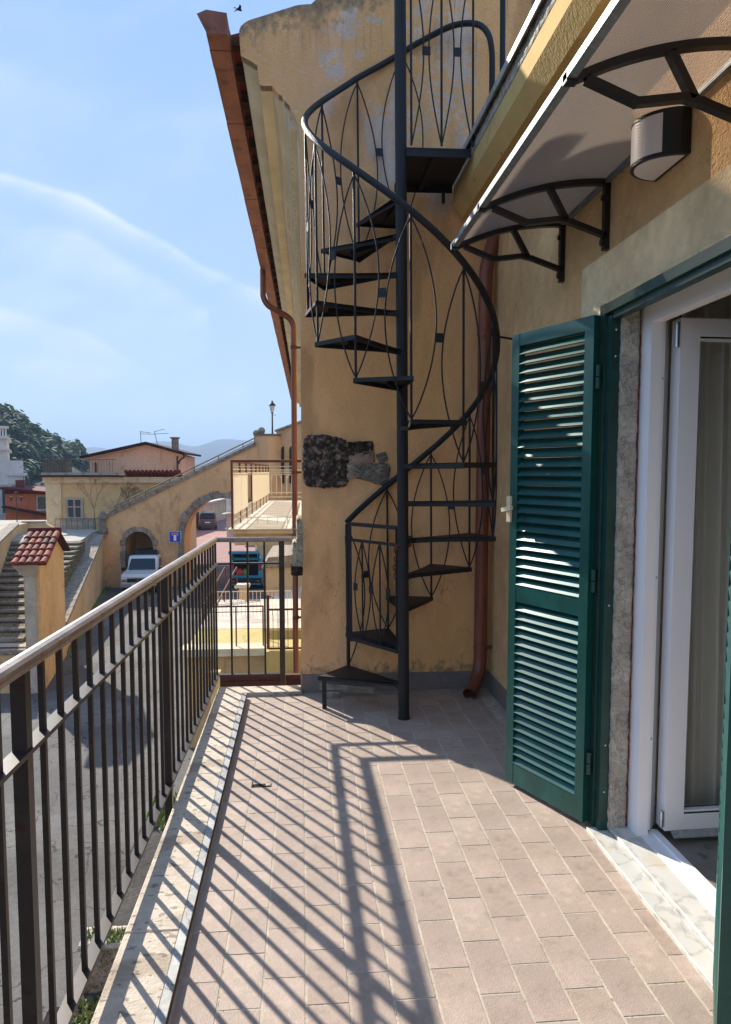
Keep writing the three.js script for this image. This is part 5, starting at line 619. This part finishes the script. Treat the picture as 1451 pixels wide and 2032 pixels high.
{
  const c = thing('hatchback', 'turquoise blue hatchback seen from behind with its tailgate raised', 'car', [-2.83, GY, -36.6], -0.02); const paint = mat({ color: hex('#2b93b8'), roughness: 0.28, metalness: 0.2 }); const side = (x0, x1) => { const g = extr([[0.02, 0.35], [3.4, 0.35], [3.5, 0.62], [3.35, 0.9], [2.65, 1.0], [2.1, 1.52], [0.15, 1.54], [0.04, 1.1]], x1 - x0); g.rotateY(Math.PI / 2); g.translate(x0, 0, 0); return metres(g); };
  mesh('body', [side(-0.8, -0.62), side(0.62, 0.8), span(-0.62, 0.62, 0.35, 0.62, -3.45, -0.02), span(-0.62, 0.62, 0.62, 1.0, -3.4, -2.6)], paint, c); mesh('roof', span(-0.7, 0.7, 1.5, 1.58, -2.15, -0.1), paint, c); mesh('boot_lining', [span(-0.62, 0.62, 0.622, 0.65, -2.6, -0.03), span(-0.615, 0.615, 0.65, 1.5, -0.9, -0.85), span(-0.618, -0.56, 0.65, 1.5, -0.85, -0.06), span(0.56, 0.618, 0.65, 1.5, -0.85, -0.06)], M.seal, c);
  for (const s of [-1, 1]) { mesh('tail_light', chamfer(0.13, 0.42, 0.1, 0.03, s * 0.71, 1.22, 0.0), mat({ color: hex('#b5202c'), roughness: 0.25 }), c); mesh('fog_light', chamfer(0.13, 0.09, 0.05, 0.02, s * 0.62, 0.46, 0.06), M.signRed, c); for (const z of [-0.62, -2.75]) wheel(c, s * 0.7, z, 0.3, 0.18); mesh('side_window', bx(0.02, 0.36, 1.7, s * 0.806, 1.26, -1.2), M.glassDark, c); mesh('mirror', chamfer(0.18, 0.13, 0.08, 0.03, s * 0.9, 1.05, -2.4), M.blackPlastic, c); }
  mesh('bumper', chamfer(1.56, 0.26, 0.16, 0.04, 0, 0.46, 0.0), M.seal, c); mesh('bumper_strip', chamfer(1.6, 0.14, 0.1, 0.03, 0, 0.68, 0.0), paint, c); mesh('under_strip', chamfer(1.5, 0.08, 0.14, 0.02, 0, 0.3, 0.0), paint, c);
  const tg = [bar(V(-0.62, 1.56, -0.08), V(-0.72, 1.98, 0.72), 0.1, 0.09), bar(V(0.62, 1.56, -0.08), V(0.72, 1.98, 0.72), 0.1, 0.09), bar(V(-0.76, 1.99, 0.74), V(0.76, 1.99, 0.74), 0.22, 0.12), bar(V(-0.6, 1.6, 0.0), V(0.6, 1.6, 0.0), 0.16, 0.1)]; const tgo = mesh('tailgate', tg, paint, c); mesh('rear_glass', poly([[-0.58, 1.63, 0.05], [0.58, 1.63, 0.05], [0.64, 1.92, 0.62], [-0.64, 1.92, 0.62]], [[0, 1, 2, 3]]), M.glassDark, tgo);
  info(mesh('shopping_bag', rough(new THREE.SphereGeometry(0.2, 16, 12).scale(1, 1.05, 0.8).translate(-3.16, GY + 0.86, -36.85), 0.03, 16, 93), mat({ color: hex('#c43545'), roughness: 0.5 })), 'red shopping bag in the open boot of the blue car', 'bag'); info(mesh('green_bag', rough(new THREE.SphereGeometry(0.17, 16, 12).scale(0.8, 1.2, 0.7).translate(-2.88, GY + 0.85, -36.85), 0.03, 16, 95), mat({ color: hex('#4e9a62'), roughness: 0.5 })), 'green bag beside the red one in the car boot', 'bag');
}
{
  const c = thing('grey_van', 'dark grey car parked far up the lane behind the arch', 'car', [-9.7, GY, -76], 0.1); mesh('body', [chamfer(1.8, 0.75, 4, 0.12, 0, 0.72, 0), chamfer(1.6, 0.75, 2.8, 0.2, 0, 1.35, -0.3)], mat({ color: hex('#4a4f58'), roughness: 0.35 }), c); mesh('rear_window', bx(1.3, 0.42, 0.03, 0, 1.42, 1.11), M.glassDark, c); mesh('number_plate', bx(0.5, 0.12, 0.03, 0, 0.8, 2.01), M.signWhite, c); for (const s of [-1, 1]) { mesh('tail_light', bx(0.14, 0.4, 0.03, s * 0.78, 0.95, 2.005), M.signRed, c); for (const z of [-1.3, 1.3]) wheel(c, s * 0.8, z, 0.33, 0.2); }
}
{ // a bird high over the roofs
  const b = thing('bird', 'small dark bird flying above the roof corner', 'bird', [-0.768, 7.56, -10], 0.5), s = rough(new THREE.SphereGeometry(0.05, 16, 10).scale(2.2, 0.8, 0.8), 0.003, 30, 97); const wing = (k) => poly([[0.06, 0.01, 0], [-0.06, 0.01, 0], [-0.05, 0.07, k * 0.12], [-0.1, 0.02, k * 0.26], [0.03, 0.07, k * 0.12], [0.06, 0.002, 0], [-0.06, 0.002, 0], [-0.05, 0.062, k * 0.12], [-0.1, 0.014, k * 0.26], [0.03, 0.062, k * 0.12]], [[0, 4, 2, 1], [4, 3, 2], [6, 7, 9, 5], [7, 8, 9]]); mesh('body', [s, wing(1), wing(-1), poly([[-0.08, 0, 0], [-0.2, 0.01, 0.04], [-0.2, 0.01, -0.04]], [[0, 1, 2], [2, 1, 0]])], M.seal, b); b.scale.setScalar(0.36);
}
renderer.render(scene, camera);
